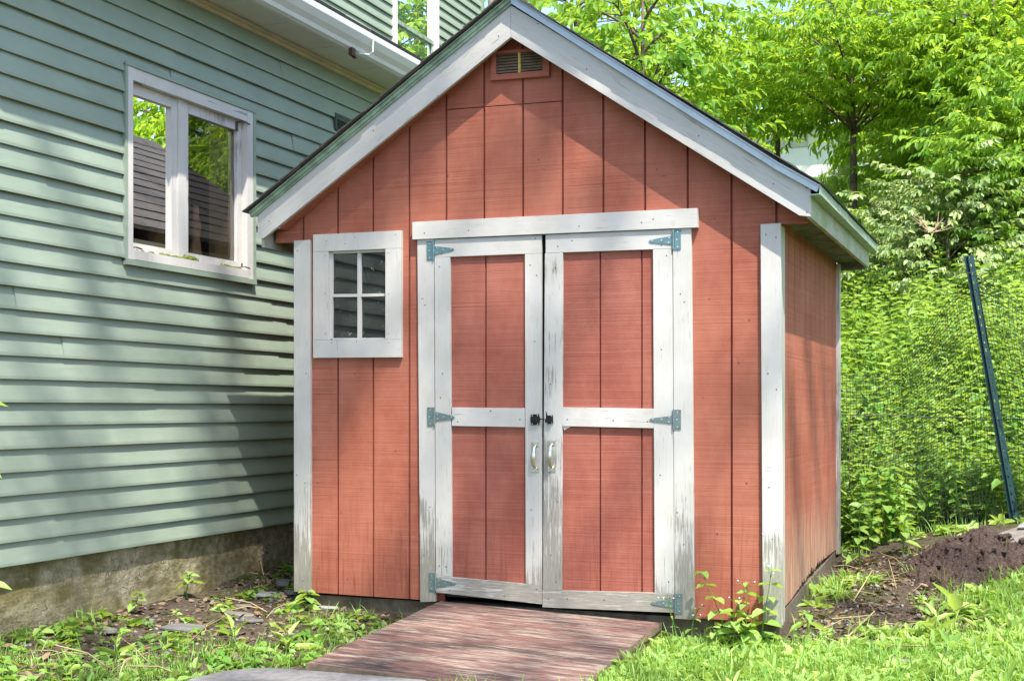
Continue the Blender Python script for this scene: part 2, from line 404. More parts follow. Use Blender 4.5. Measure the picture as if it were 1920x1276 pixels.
def shingle_rows(mb, R, E, y0, y1, expo=.135, th=.007, tab=.305):
    R = Vector(R); E = Vector(E); d = (E-R); L = d.length; d.normalize(); n = Vector((-d.z, 0, d.x))
    if n.z < 0: n = -n
    k = int(L/expo)+1
    for i in range(k):
        s1 = L-i*expo; s0 = max(s1-expo-.03, 0)
        y = y0-random.uniform(0, tab)
        if s1 <= 0: break
        while y < y1:
            a, c = max(y, y0-.004*random.random()), min(y+tab-.006, y1)
            if c-a > .01:
                j = random.uniform(-.003, .003)
                p = [R+d*(s0), R+d*(s1+j)]
                lift = th+random.uniform(0, .003)
                poly = [p[0]+n*.001, p[1]+n*.002, p[1]+n*(.002+lift), p[0]+n*(.002+lift*.15)]
                mb.ext([(q.x, a, q.z) for q in poly], (0, c-a, 0))
            y += tab
b = MB(); b.ext([(-.475,-4.2,3.345),(-2.5,-4.2,4.31),(-2.5,-4.2,4.28),(-.475,-4.2,3.319)], (0,11.92,0)); shingle_rows(b, (-2.5,0,4.32), (-.46,0,3.352), -4.2, 7.72, th=.012)
b.build('lower_roof', M['shingle'], house)
# --- upper storey
XU = -2.5
b = MB(); UW = (PX(733, 60, XU).y, PX(818, 60, XU).y, 4.2, 6.4)
lap_siding(b, XU, 3.95, 34, -4.2, 7.66, (UW[0]+.01, UW[1]-.01, 4.2, 6.3)); b.build('upper_siding', M['green'], house)
b = MB(); b.box((XU-.1, -4.2, 3.9), (XU-.005, UW[0]+.03, 7.6)); b.box((XU-.1, UW[1]-.03, 3.9), (XU-.005, 7.7, 7.6)); b.build('upper_wall', M['room'], house)
b = MB(); b.box((XU-.1, 7.66, 3.0), (XU+.03, 7.73, 7.4)); b.build('corner_trim', M['drip_mossy'], house, .004)
b = MB(); b.ext([(XU+.45,-4.4,7.3),(XU+.45,-4.4,7.42),(XU-2.6,-4.4,8.9),(XU-2.6,-4.4,8.75)], (0,12.4,0)); b.build('upper_roof', M['shingle'], house)
uw = MB(); uw.box((XU-.02, UW[0], 4.2), (XU+.035, UW[0]+.075, 6.4)); uw.box((XU-.02, UW[1]-.10, 4.2), (XU+.035, UW[1], 6.4)); uw.box((XU-.02, UW[0]+.076, 6.33), (XU+.033, UW[1]-.101, 6.4))
uw = uw.build('upper_window', M['white_alu'], house, .004)
ms = PX(772, 57, XU+.01).z
b = MB(); b.box((XU-.005, UW[0]+.077, ms-.02), (XU+.02, UW[1]-.102, ms+.02)); b.box((XU-.005, UW[1]-.125, 4.2), (XU+.012, UW[1]-.1021, ms-.021)); b.build('sash', M['drip_mossy'], uw, .003)
b = MB(); b.add([(XU-.01, UW[0]+.07, 4.2), (XU-.01, UW[1]-.09, 4.2), (XU-.01, UW[1]-.09, 6.35), (XU-.01, UW[0]+.07, 6.35)], [[0,1,2,3]]); b.build('pane', M['glass_up'], uw)
b = MB(); b.box((XU-.9, UW[0], 4.2), (XU-.88, UW[1], 6.4)); b.build('dark_room', M['darkin'], uw)
# --- lower window
win = MB()
x0, x1 = XH-.05, XH+.026
win.box((x0, WY0, WZ0), (x1, WY0+.04, WZ1)); win.box((x0, WY1-.055, WZ0), (x1, WY1, WZ1))
win.box((x0, WY0+.0405, WZ1-.062), (x1-.002, WY1-.0555, WZ1)); win.box((x0, WY0+.0405, WZ0), (x1+.012, WY1-.0555, WZ0+.045))
ymid = PX(343, 330, XH).y
win.box((XH-.05, ymid-.035, WZ0+.0455), (XH-.004, ymid+.035, WZ1-.0625))
win = win.build('window', M['wv'], house, .003)
b = MB(); b.box((x1-.001, WY0-.022, WZ1+.001), (x1+.006, WY1+.03, WZ1+.018)); b.box((x1-.02, WY1+.001, WZ0-.01), (x1+.004, WY1+.028, WZ1)); b.box((x1-.02, WY0-.02, WZ0-.01), (x1+.002, WY0-.001, WZ1)); b.box((x1-.02, WY0-.02, WZ0-.03), (x1+.014, WY1+.02, WZ0-.002))
b.build('drip_cap', M['green'], win, .002)
for (ya, yb, worn) in ((WY0+.041, ymid-.036, 0), (ymid+.036, WY1-.0565, 1)):
    s = MB(); za, zb = WZ0+.046, WZ1-.063; w = .045; xa, xb = XH-.045, XH-.012
    s.box((xa, ya, za), (xb, ya+w*.6, zb)); s.box((xa, yb-w, za), (xb, yb, zb)); s.box((xa, ya+w*.6+.0005, zb-w*1.2), (xb-.001, yb-w-.0005, zb)); s.box((xa, ya+w*.6+.0005, za), (xb-.001, yb-w-.0005, za+w))
    so = s.build('sash', M['wv_worn' if worn else 'wv'], win, .003)
    g = MB(); g.add([(xa+.014, ya+w*.5, za+w*.8), (xa+.014, yb-w*.8, za+w*.8), (xa+.014, yb-w*.8, zb-w), (xa+.014, ya+w*.5, zb-w)], [[0,1,2,3]]); g.build('pane', M['glass'], win)
    for yy in ((WY0+.055,) if not worn else (WY1-.085,)):
        for zz in (WZ1-.075, WZ0+.058):
            k = MB(); k.tube([(XH-.0, yy-.03, zz), (XH+.03, yy, zz+.004), (XH+.036, yy+.04, zz-.002)], .004, 6); k.box((XH-.011, yy-.035, zz-.05), (XH-.002, yy-.02, zz+.004)); k.tube([(XH+.016, yy-.014, zz), (XH+.018, yy-.012, zz+.024)], .005, 6)
            k.build('stay', M['nail'], win)
j = MB()   # deep yellowed inner jambs and inner sill
j.box((XH-.34, WY0+.03, WZ0+.02), (XH-.052, WY1-.03, WZ0+.05)); j.box((XH-.18, ymid-.055, WZ0+.051), (XH-.052, ymid+.05, WZ1-.02)); j.box((XH-.18, WY1-.13, WZ0+.051), (XH-.052, WY1-.03, WZ1-.02)); j.box((XH-.18, WY0+.03, WZ0+.051), (XH-.052, WY0+.05, WZ1-.02))
j.build('inner_jamb', M['jamb'], win)
r = MB(); ra, rb = (XH-2.4, -1.6, 1.2), (XH-.35, 2.0, 3.15)
r.box((ra[0], ra[1], ra[2]), (ra[0]+.02, rb[1], rb[2])); r.box((ra[0], ra[1]-.02, ra[2]), (rb[0]+.2, ra[1], rb[2])); r.box((ra[0], rb[1], ra[2]), (rb[0]+.2, rb[1]+.02, rb[2])); r.box((ra[0], ra[1], ra[2]-.02), (rb[0]+.2, rb[1], ra[2])); r.box((ra[0], ra[1], rb[2]), (rb[0]+.2, rb[1], rb[2]+.02))
r.build('room', M['room'], house)
def blob(mb, c, r, sub=2, amp=.35, seed=0, sq=(1,1,1), mi=0, fr=2.2):
    bm = bmesh.new(); bmesh.ops.create_icosphere(bm, subdivisions=sub, radius=1)
    vs = []
    for v in bm.verts:
        k = 1+amp*noise.noise(v.co*fr+Vector((seed*3.7, seed*1.3, seed)))+amp*.4*noise.noise(v.co*fr*3+Vector((seed, 0, 5)))
        vs.append((c[0]+v.co.x*k*r*sq[0], c[1]+v.co.y*k*r*sq[1], c[2]+v.co.z*k*r*sq[2]))
    mb.add(vs, [[v.index for v in f.verts] for f in bm.faces], mi); bm.free()
mo = MB()
for i in range(170):
    y = random.choice([random.gauss(ymid+.06, .035), random.gauss(ymid-.12, .10), random.gauss(WY1-.2, .06)])
    y = min(max(y, WY0+.08), WY1-.1); r_ = random.uniform(.006, .014)*(1.5 if abs(y-ymid-.06) < .05 else 1)
    blob(mo, (XH+random.uniform(-.014, .016), y, WZ0+.046+r_*.25), r_, 1, .6, i)
mo.build('moss', M['moss'], win, smooth=True)['kind'] = 'stuff'
# --- the wall vent and things on the inner sill
vb = MB(); v0, v1 = PX(622, 212, XH), PX(650, 255, XH)
vb.box((XH+.016, v0.y, v1.z), (XH+.03, v0.y+.02, v0.z)); vb.box((XH+.016, v1.y, v1.z), (XH+.03, v1.y+.02, v0.z)); vb.box((XH+.016, v0.y+.021, v0.z-.02), (XH+.03, v1.y-.001, v0.z))
for i in range(6):
    z = v1.z+(v0.z-v1.z)*i/6.4; vb.ext([(XH+.012, v0.y+.021, z+.012), (XH+.03, v0.y+.021, z), (XH+.03, v0.y+.021, z+.003), (XH+.012, v0.y+.021, z+.015)], (0, v1.y-v0.y-.022, 0))
vb.build('wall_vent', M['ventdark'], house)
base = PX(250, 470, XH-.1)
fl = MB(); fl.tube([(XH-.10, -.66, WZ0+.05), (XH-.10, -.63, WZ0+.2), (XH-.09, -.575, WZ0+.235), (XH-.085, -.55, WZ0+.2), (XH-.085, -.535, WZ0+.09)], .003, 5, 1)
for (pts, n) in (([(XH-.085, -.565, WZ0+.225), (XH-.08, -.545, WZ0+.17), (XH-.08, -.52, WZ0+.075)], 46), ([(XH-.085, -.58, WZ0+.2), (XH-.085, -.565, WZ0+.15), (XH-.085, -.55, WZ0+.1)], 26), ([(XH-.085, -.58, WZ0+.235), (XH-.085, -.55, WZ0+.245), (XH-.08, -.53, WZ0+.255)], 12)):
    for i in range(n):
        t = i/n*2; s = min(int(t), 1); q = Vector(pts[s]).lerp(Vector(pts[s+1]), t-s)
        blob(fl, q+Vector((random.gauss(0,.006), random.gauss(0,.008), random.gauss(0,.006))), .0062, 1, .3, i)
o = fl.build('flower_spray', [M['flower'], M['weed']], None, (XH-.10, -.62, WZ0+.05)); tag(o, 'hanging spray of small white flowers behind the left pane of the house window', 'flowers')
def lathe(mb, c, prof, n=20, mi=0, sq=1.0):
    vs = []; fs = []
    for r_, z in prof:
        for q in range(n):
            w = 2*math.pi*q/n; vs.append((c[0]+r_*math.cos(w)*sq, c[1]+r_*math.sin(w), c[2]+z))
    for i in range(len(prof)-1):
        for q in range(n):
            q2 = (q+1) % n; fs.append([i*n+q, i*n+q2, (i+1)*n+q2, (i+1)*n+q])
    fs += [list(range(n-1,-1,-1)), [(len(prof)-1)*n+q for q in range(n)]]
    mb.add(vs, fs, mi)
M['teal'] = simple('teal_glaze', (.16,.33,.33), .3); M['pink'] = simple('pink_glaze', (.55,.24,.24), .35); M['white_gl'] = simple('white_glaze', (.62,.55,.5), .35)
cb = Vector((XH-.125, ymid+.135, WZ0+.051)); orn = thing('painted_ornament', cb, 'rounded ornament painted teal white and pink with tiny palm trees behind the right pane', 'ornament')
b = MB(); lathe(b, cb, [(.05,0),(.064,.02),(.071,.055),(.07,.062)], 24, 0, .5); b.build('pink_base', M['pink'], orn, smooth=True)
b = MB(); lathe(b, cb, [(.07,.0625),(.071,.08),(.066,.105),(.063,.112)], 24, 0, .5)
b.build('white_band', M['white_gl'], orn, smooth=True)
b = MB(); lathe(b, cb, [(.063,.1125),(.052,.135),(.034,.153),(.008,.163)], 24, 0, .5); b.build('teal_top', M['teal'], orn, smooth=True)
for dy in (-.022, .028):
    b = MB(); q = cb+Vector((.037-abs(dy)*.12, dy, .06)); b.tube([q, q+Vector((-.001, .003, .03))], .0018, 5)
    for a in range(5): b.tube([q+Vector((-.001,.003,.03)), q+Vector((.001, .003+.012*math.cos(a*1.25), .03+.010*math.sin(a*.8)))], [.002, .0006], 4)
    b.build('palm_tree', M['iron'], orn)
M['carved'] = simple('carved_wood', (.36,.21,.11), .55, 0, 9, .3)
cb = Vector((XH-.125, ymid+.285, WZ0+.051)); b = MB(); lathe(b, cb, [(.040,0),(.042,.02),(.036,.09),(.029,.15),(.034,.19),(.036,.22),(.03,.25),(.022,.275),(.024,.30),(.018,.325),(.006,.333)], 20, 0, .8)
tag(b.build('wooden_figurine', M['carved'], None, cb, smooth=True), 'tall slim brown carved wooden figurine standing behind the right pane of the house window', 'figurine')
# ================================================================== RED SHED
shed = thing('shed', (.995, 1.0, .08), 'red board shed with white trim, double doors and a shingled gable roof', 'shed')
AP, LP, RP = (.9907, 2.8233), (-.298, 1.9394), (2.3579, 1.8943)
def zg(X):
    return AP[1]+(X-AP[0])*((AP[1]-LP[1])/(AP[0]-LP[0]) if X < AP[0] else (RP[1]-AP[1])/(RP[0]-AP[0]))
def strip(mb, x0, x1, z0, Y, th, zt=None, mi=0, up=.085):
    """a vertical board on a plane of constant Y, its top cut to the roof unless zt is given (z0, zt may be functions of X)"""
    f = (lambda v, X: v(X) if callable(v) else v)
    top = (lambda X: zg(X)+up) if zt is None else (lambda X: f(zt, X))
    poly = [(x0, Y, f(z0, x0)), (x1, Y, f(z0, x1)), (x1, Y, top(x1))]
    if zt is None and x0 < AP[0] < x1: poly.append((AP[0], Y, zg(AP[0])+up))
    poly.append((x0, Y, top(x0))); mb.ext(poly, (0, th, 0), mi)
zbot = lambda X: .103-.006*X
zret = lambda X: 1.913-.0150*(X+.26)
ZJ0, ZJ1 = PY(830, 206.5), PY(1130, 184)
zj = lambda X: ZJ0.z+(X-ZJ0.x)*(ZJ1.z-ZJ0.z)/(ZJ1.x-ZJ0.x)
zhd = lambda X: 1.95-.0094*(X-.42)
front = MB(); GW = .0055
edges = [-.374]+[u*.2032 for u in range(-1, 12)]+[2.38]
WX = (-.125, .345); WZ = (1.335, 1.915)
for i in range(len(edges)-1):
    a, c = edges[i]+GW, edges[i+1]-GW
    if a > AP[0]-.35 and c < AP[0]+.37 or (a < AP[0] < c):
        pieces = [('hi', a, c)]
    else: pieces = [('all', a, c)]
    segs = []
    for (x0, x1) in [(a, c)]:
        cuts = sorted(set([x0, x1]+[q for q in (-.261, 2.2542, WX[0], WX[1], .56, 1.765) if x0 < q < x1]))
        for k in range(len(cuts)-1): segs.append((cuts[k], cuts[k+1]))
    for x0, x1 in segs:
        mid = (x0+x1)/2
        lo = zret if (mid < -.261 or mid > 2.2542) else (zhd if .56 < mid < 1.765 else zbot)
        join = zg(mid) > 2.6
        def put(z0, zt):
            strip(front, x0, x1, z0, 0.0, .0115, zt)
        if WX[0] < mid < WX[1]: put(lo, WZ[0]); put(WZ[1], None)
        elif join and zg(mid)+.08 > zj(mid)+.05:
            put(lo, lambda X: zj(X)-.002); put(lambda X: zj(X)+.0025, None)
        else: put(lo, None)
for x, y in ((745,240),(862,262),(1010,300),(1197,235),(1232,318),(1245,330),(723,505),(722,612),(742,845),(768,905),(596,905),(598,1062),(665,700),(760,1080),(652,1085),(1330,560),(1362,470),(1385,680),(1318,745),(1400,905),(1345,1000),(1395,1120),(1320,1135),(840,330),(980,215),(1120,262),(690,360),(1340,410),(1405,600),(600,720),(640,960)):
    front.disc(PY(x, y, .0003), (0,-1,0), random.choice([.0028,.0036,.0045]), .0012, 6, 1)
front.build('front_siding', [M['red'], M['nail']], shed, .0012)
bk = MB(); Yb = .0118
for x0, x1, z0, zt in ((-.37, -.2611, zret, None), (-.261, WX[0]-.001, zbot, None), (WX[0], WX[1], zbot, 1.36), (WX[0], WX[1], 1.88, None), (WX[1]+.001, .595, zbot, None), (.596, 1.74, zhd, None), (1.741, 2.253, zbot, None), (2.2535, 2.376, zret, None)):
    strip(bk, x0, x1, z0, Yb, .009, zt)
bk.build('groove_backing', M['backing'], shed)
b = MB()  # closed dark room behind: floor, back wall, inner lining
b.box((-.2, .4, .12), (2.18, 1.97, .14)); b.box((-.22, 1.94, .1), (2.2, 1.96, 1.9)); b.box((.6, .03, .12), (1.735, .04, 1.94)); b.build('inner_lining', M['darkin'], shed)
# left and right side walls, back wall
b = MB(); b.box((-.255, .025, .1), (-.235, 1.98, 1.98)); 
y = .025
b.build('left_siding', M['red_side'], shed)
sd = MB(); XS = 2.228; y = .0305; rng = random.Random(3)
while y < 1.97:
    y1 = min(y+.162, 1.975); n = 16; pts = []
    for k in range(n+1):
        yy = y+.003+(y1-y-.006)*k/n; g = .095+.057*yy
        rot = max(0, 1-abs(yy-1.15)/.75)
        pts.append((XS, yy, g+.02+rot*(.012+.07*abs(noise.noise(Vector((yy*14, 3, 1))))+.03*rng.random())))
    poly = pts+[(XS, y1-.003, 1.93), (XS, y+.003, 1.93)]
    sd.ext(poly, (-.012, 0, 0)); y += .162
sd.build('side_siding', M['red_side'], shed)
b = MB(); b.box((XS-.024, .03, .22), (XS-.0125, 1.975, 1.93)); b.build('side_backing', M['backing'], shed)
b = MB(); strip(b, -.25, 2.22, .15, 1.98, .012); b.build('back_siding', M['red'], shed)
# skids and sill beams
b = MB(); b.box((-.16, .03, -.02), (2.2, .12, .088)); b.build('front_skid', M['skid'], shed, .004)
b = MB(); b.ext([(2.19, .05, .0), (2.19, 1.98, .1), (2.19, 1.98, .215), (2.19, .05, .10)], (.035, 0, 0)); b.build('side_skid', M['skid'], shed, .004)
def nails(mb, pts, Y, r=.0035, mi=1):
    for x, y in pts: mb.disc(PY(x, y, Y+.001), (0,-1,0), r, .0022, 7, mi)
def knot(mb, x, y, Y, r, mi):
    c = PY(x, y, Y); n = 14
    vs = []
    for k in range(n):
        w = 2*math.pi*k/n; a = 1+.12*math.sin(3*w)
        for q in (r*a, r*a*.8): vs.append((c.x+q*math.cos(w), Y-.0008, c.z+q*math.sin(w)))
    mb.add(vs, [[2*k, 2*k+1, (2*k+3) % (2*n), (2*k+2) % (2*n)] for k in range(n)], mi)
WM = lambda k: [M[k], M['nail'], M['knot']]
TF = -.022
def trim(name, pts, mat, parent, nl=(), kn=(), Yf=TF, Yb=-.0005, bev=.0022):
    b = MB(); b.pxb(pts, Yf, Yb)
    nails(b, nl, Yf)
    for x, y, r in kn: knot(b, x, y, Yf, r, 2)
    return b.build(name, WM(mat), parent, bevel=bev)
# corner boards
trim('corner_board', [(551,1108),(551,450.9),(581,449.5),(581.5,1111)], 'wv_corner', shed, [(558,470),(574,700),(556,890),(572,905),(568,1088)], Yb=-.0005)
trim('corner_board', [(1430.3,1168),(1425.9,420.3),(1463.5,418),(1468,1172)], 'wv_corner', shed, [(1436,440),(1455,445),(1440,700),(1442,913),(1448,1010),(1456,730)], [(1441,878,.011),(1433,1000,.01)], Yb=-.0005)
b = MB(); q = PY(1463.5, 418, TF); b.box((XS+.0005, .0005, .085), (2.2545, .105, q.z-.008)); b.build('corner_board', M['wv_green'], shed, .002)
b = MB(); b.box((XS+.0005, 1.945, .2), (2.249, 2.0, 1.9)); b.build('corner_board', M['wv_worn'], shed, .002)
# rake boards, drip edges, fascia, soffit, roof
trim('rake_board', [(957.4,10),(957.4,69.8),(493.5,446.8),(483,445),(483,403.5)], 'rakeL', shed, [(935,68),(700,245),(640,330),(505,415),(820,180)], [(790,158,.014)], Yf=-.10, Yb=-.08)
trim('rake_board', [(957.8,10),(1519.9,349.8),(1519.9,406.2),(1498.7,403.9),(957.8,69.8)], 'rakeR', shed, [(1100,130),(1310,255),(1008,45),(1450,345),(1512,352),(1513,398)], [(1172,152,.013),(1338,262,.012)], Yf=-.10, Yb=-.08)
d = MB(); d.pxb([(957.6,-11.5),(957.6,-9),(467,399.5),(467,396.5)], -.128, -.10, 0); d.pxb([(957.6,-8.5),(957.6,1),(470,407),(467,399.8)], -.118, -.1005, 0); d.pxb([(957.6,1.5),(957.6,8.5),(478,405.5),(471,406.6)], -.111, -.1005, 0)
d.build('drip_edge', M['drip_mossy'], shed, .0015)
d = MB(); d.pxb([(957.8,-9.5),(1458,303),(1458,306),(957.8,-6.5)], -.128, -.1, 0); d.pxb([(957.8,-6),(1458,306.5),(1456,318.5),(957.8,6.5)], -.116, -.1005, 0)
d.pxb([(1452,300),(1536,346),(1536,349),(1452,303)], -.132, -.1, 0); d.pxb([(1452,303.5),(1536,349.5),(1531.5,360),(1451,316)], -.120, -.1005, 0)
d.build('drip_edge', M['drip'], shed, .0015)
RF = PY(957.6, -11, -.125); LE = PY(464, 396.5, -.125); RE = PY(1535, 343, -.125)
RF = Vector((.9935, -.125, RF.z))
YB = 2.12
deck = MB()
for E_ in (LE, RE):
    dd = (E_-RF).normalized(); n = Vector((-dd.z, 0, dd.x)); n = n if n.z > 0 else -n
    deck.ext([RF, E_, E_-n*.018, RF-n*.018], (0, 0, 0)) if False else deck.ext([(RF.x, -.098, RF.z-.001), (E_.x, -.098, E_.z-.001), (E_.x-n.x*.02, -.098, E_.z-.02*n.z), (RF.x, -.098, RF.z-.024)], (0, YB+.09, 0))
deck.build('roof_deck', M['soffit_old'], shed)
s = MB(); shingle_rows(s, RF, LE+Vector((-.012,0,-.008)), -.150, YB+.02); shingle_rows(s, RF, RE+Vector((.014,0,-.0095)), -.150, YB+.02, th=.005)
for k in range(12):
    y = -.152+k*.19; s.ext([(RF.x-.13, y, RF.z-.075), (RF.x, y, RF.z+.017), (RF.x+.13, y, RF.z-.075), (RF.x+.13, y, RF.z-.083), (RF.x, y, RF.z+.008), (RF.x-.13, y, RF.z-.083)], (0, .21, 0))
s.build('roof_shingles', M['shingle'], shed)
XF = 2.402
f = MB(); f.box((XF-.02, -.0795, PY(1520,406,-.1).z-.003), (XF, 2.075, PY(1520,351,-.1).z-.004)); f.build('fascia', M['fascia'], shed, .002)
f = MB(); xe = max(RE.x+.002, XF+.003); f.box((xe, -.127, RE.z-.050), (xe+.005, 2.10, RE.z-.006)); f.box((XF+.0005, -.127, RE.z-.0505), (xe-.0005, 2.10, RE.z-.046)); f.build('drip_edge', M['drip_pale'], shed, .001)
f = MB(); f.box((XS+.0005, .012, 1.915), (XF-.0205, 2.06, 1.925)); f.build('soffit', M['soffit_old'], shed)
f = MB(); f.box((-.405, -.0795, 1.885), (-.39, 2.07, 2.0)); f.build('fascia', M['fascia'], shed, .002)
f = MB(); f.box((-.389, .0125, 1.925), (-.2555, 2.06, 1.935)); f.build('soffit', M['soffit_old'], shed)
f = MB(); f.box((XS-.0, 2.02, 1.87), (XF-.0205, 2.06, 1.914)); f.build('soffit_block', M['soffit_old'], shed)
f = MB()
for E_ in (LP, RP):   # timber closing the overhang behind each rake board
    f.ext([(AP[0], -.0795, AP[1]+.035), (E_[0], -.0795, E_[1]+.035), (E_[0], -.0795, E_[1]+.07), (AP[0], -.0795, AP[1]+.07)], (0, .079, 0))
f.build('rake_soffit', M['red'], shed)
# gable vent
v = MB(); o4 = [(921,97),(1029.7,88),(1029.7,142.2),(919.7,150.9)]; i4 = [(929.5,101.7),(1017.4,95),(1017.4,131.9),(930,139.7)]
YV = -.02
for q in range(4):
    q2 = (q+1) % 4; v.pxb([o4[q], o4[q2], i4[q2], i4[q]], YV, -.0005)
v = v.build('vent', M['red'], shed, .002)
l = MB(); n = 7
for k in range(n):
    t0, t1 = k/n, (k+.62)/n
    A = PY(929.5, 101.7+38*t0, -.004); B = PY(1017.4, 95+36.9*t0, -.004); A2 = PY(929.7, 101.7+38*t1, -.014); B2 = PY(1017.4, 95+36.9*t1, -.014)
    l.add([A, B, B2, A2, A+Vector((0,.002,.002)), B+Vector((0,.002,.002)), B2+Vector((0,.003,0)), A2+Vector((0,.003,0))], [[0,1,2,3],[7,6,5,4],[3,2,6,7],[0,4,5,1]])
l.build('louvre', M['ventmetal'], v)
l = MB(); l.pxb([(971,98.5),(975.6,98.2),(976,136),(971.4,136.4)], -.017, -.006); l.build('mullion', M['ventyellow'], v)
l = MB(); l.pxb([(929,101),(1018,94),(1018,133),(929,141)], -.0025, -.0012); l.build('screen', M['gap'], v)
# small window
w = MB()
for pts in ([(586.9,439.9),(752,432),(752,465.0),(586.9,472.2)], [(586.9,637.6),(752,636.2),(752,669.5),(586.9,670.6)], [(586.9,472.5),(615.2,471.3),(615.2,637.1),(586.9,637.3)], [(722.3,466.6),(752,465.3),(752,636),(722.3,636.3)]):
    w.pxb(pts, TF, .012)
nails(w, [(612,452),(647,457),(666,445),(742,440),(611,480),(610,550),(728,474),(728,551),(728,625),(611,625),(622,643),(669,640),(728,642)], TF, .0028)
w = w.build('window', WM('wv'), shed, bevel=.0022)
s = MB()
for pts in ([(615.6,471.7),(624,473.5),(623,634.5),(615.6,636.8)], [(624.2,471),(722,467),(722,472),(624.2,475.5)], [(623.4,633.5),(722,633),(722,636),(623.4,636.8)], [(670,474.5),(676.6,474.2),(677,632.8),(670.2,633)]):
    s.pxb(pts, -.004, .008)
s.pxb([(623.6,551),(669.6,550.7),(669.6,556.2),(623.6,556.6)], -.004, .008); s.pxb([(677.2,550.6),(721.8,549.8),(721.8,555),(677.2,556)], -.004, .008)
s.build('sash', M['wv'], w, .002)
g = MB(); g.add([PY(x, y, .0085) for x, y in ((617,470),(722,466),(722,637),(617,637))], [[0,1,2,3]]); g.build('pane', M['glass_shed'], w)
# door frame
trim('door_header', [(773,416.2),(1307,390),(1307.8,426.2),(773,449)], 'wh', shed, [(795.9,437),(878.4,432),(1086,424),(1225,411),(1203,417)], [(966.7,411,.010),(1262,419.5,.009)], Yf=-.034)
trim('door_jamb', [(782.4,449),(813,447.6),(816.2,1127),(788,1128)], 'wv_corner', shed, [(792,560),(797,572),(806,950),(795,1040)], [(797.5,524,.008),(796,981,.007)])
trim('door_jamb', [(1261.6,428.4),(1295.7,427),(1301.8,1161),(1264.8,1159)], 'wv_corner', shed, [(1276,551),(1283,566),(1270,960),(1282,1020)])
# doors
def door(label, outer, panel, grooves, stiles, rails):
    """one leaf: a grooved red panel with white stiles and rails planted on it"""
    p = MB(); (x0, x1, yt0, yt1, yb0, yb1) = panel
    xs = [x0]+grooves+[x1]; L = lambda x, a, c: a+(c-a)*(x-x0)/(x1-x0)
    for i in range(len(xs)-1):
        a = xs[i]+(1.6 if i else 0); c = xs[i+1]-(1.6 if i < len(xs)-2 else 0)
        p.pxb([(a, L(a,yt0,yt1)), (c, L(c,yt0,yt1)), (c, L(c,yb0,yb1)), (a, L(a,yb0,yb1))], -.006, .004)
    dr = p.build('door', M['red_door'], shed, .0012); dr['label'] = label
    b_ = MB(); b_.pxb([(x0, yt0), (x1, yt1), (x1, yb1), (x0, yb0)], .0045, .02); b_.build('groove_backing', M['backing'], dr)
    for pts, mat, nl, kn in stiles: trim('stile', pts, mat, dr, nl, kn, Yb=-.0065)
    for pts, mat, nl, kn in rails: trim('rail', pts, mat, dr, nl, kn, Yf=TF-.0006, Yb=-.0065)
    return dr
dl = door('left door leaf in red board with white stiles and rails', None, (838, 990, 478, 470, 1086, 1099), [910.9],
  [([(814.6,482.9),(843.6,481.6),(847,1080.5),(817.2,1078)], 'wv', [(824,500),(830,700),(826,745),(836,1062),(824,1060)], []),
   ([(984,476),(1015.2,474.9),(1016,1096.6),(985.6,1094)], 'wv', [(994,497),(1006,516),(1003,640),(996,955)], [(1004,890,.007)])],
  [([(814.6,449),(1015.2,440.7),(1015.2,474.6),(814.6,482.6)], 'wh', [(1004,447),(828,476)], [(935,464,.008)]),
   ([(847,763.3),(983.8,764.7),(984,800.5),(847,798)], 'wh', [(858,790),(975,786),(920,770)], []),
   ([(817.2,1078.2),(1016,1096.9),(1016,1132),(817,1110)], 'wh_worn', [(843,1106),(946,1117),(1006,1104)], [])])
drr = door('right door leaf, its meeting stile weathered grey', None, (1048, 1232, 470, 462, 1110, 1114), [1125.6, 1203.4],
  [([(1021.6,474.6),(1055,473.4),(1052.8,1105.6),(1017.6,1105)], 'wv_worn', [(1041.8,502),(1032,720),(1046,940),(1033,1040),(1043,1090)], [(1046,835,.008)]),
   ([(1224.2,467.6),(1260.4,466.2),(1263.9,1111.4),(1227.6,1110.6)], 'wv', [(1250,479),(1240,655),(1238,890),(1254,1090)], [])],
  [([(1022.9,440.3),(1260.4,430),(1260.4,466),(1022.9,474.3)], 'wh', [(1072.6,451),(1240,460),(1046,462)], []),
   ([(1053.8,763),(1225.6,765.6),(1225.8,802.4),(1053.8,798.4)], 'wh_mid', [(1064,786),(1150,788),(1214,790)], []),
   ([(1016.7,1105.3),(1264.4,1111.6),(1264.6,1148),(1016.9,1137.7)], 'wh_worn', [(1028.5,1122),(1064,1122),(1133,1123.5),(1256,1120)], [])])
def hinge(parent, plate, strap, mat, barrel, holes):
    h = MB(); (x0, x1, y0, y1) = plate
    h.pxb([(x0,y0),(x1,y0),(x1,y1),(x0,y1)], -.0262, -.0235)
    h.pxb(strap, -.0262, -.0235)
    bx = barrel; A, B = PY(bx, y0, -.0275), PY(bx, y1, -.0275); h.tube([A, B], .0052, 8)
    for x, y in holes: h.disc(PY(x, y, -.0262), (0,-1,0), .0036, .0016, 8, 1)
    h.build('hinge', [M[mat], M['screw']], parent, .0007)
def inner(plate, strap):
    x0, x1, y0, y1 = plate; cx = (x0+x1)/2
    a, t_, c = Vector((strap[0][0], (strap[0][1]+strap[-1][1])/2)), None, None
    tip = Vector(((strap[1][0]+strap[2][0])/2, (strap[1][1]+strap[2][1])/2)); 
    return [(cx, y0+4.5), (cx-1.5, (y0+y1)/2), (cx, y1-4.5)]+[(a.x+(tip.x-a.x)*k, a.y+(tip.y-a.y)*k+dy) for k, dy in ((.18,-4.5),(.2,4.5),(.5,0),(.88,0))]
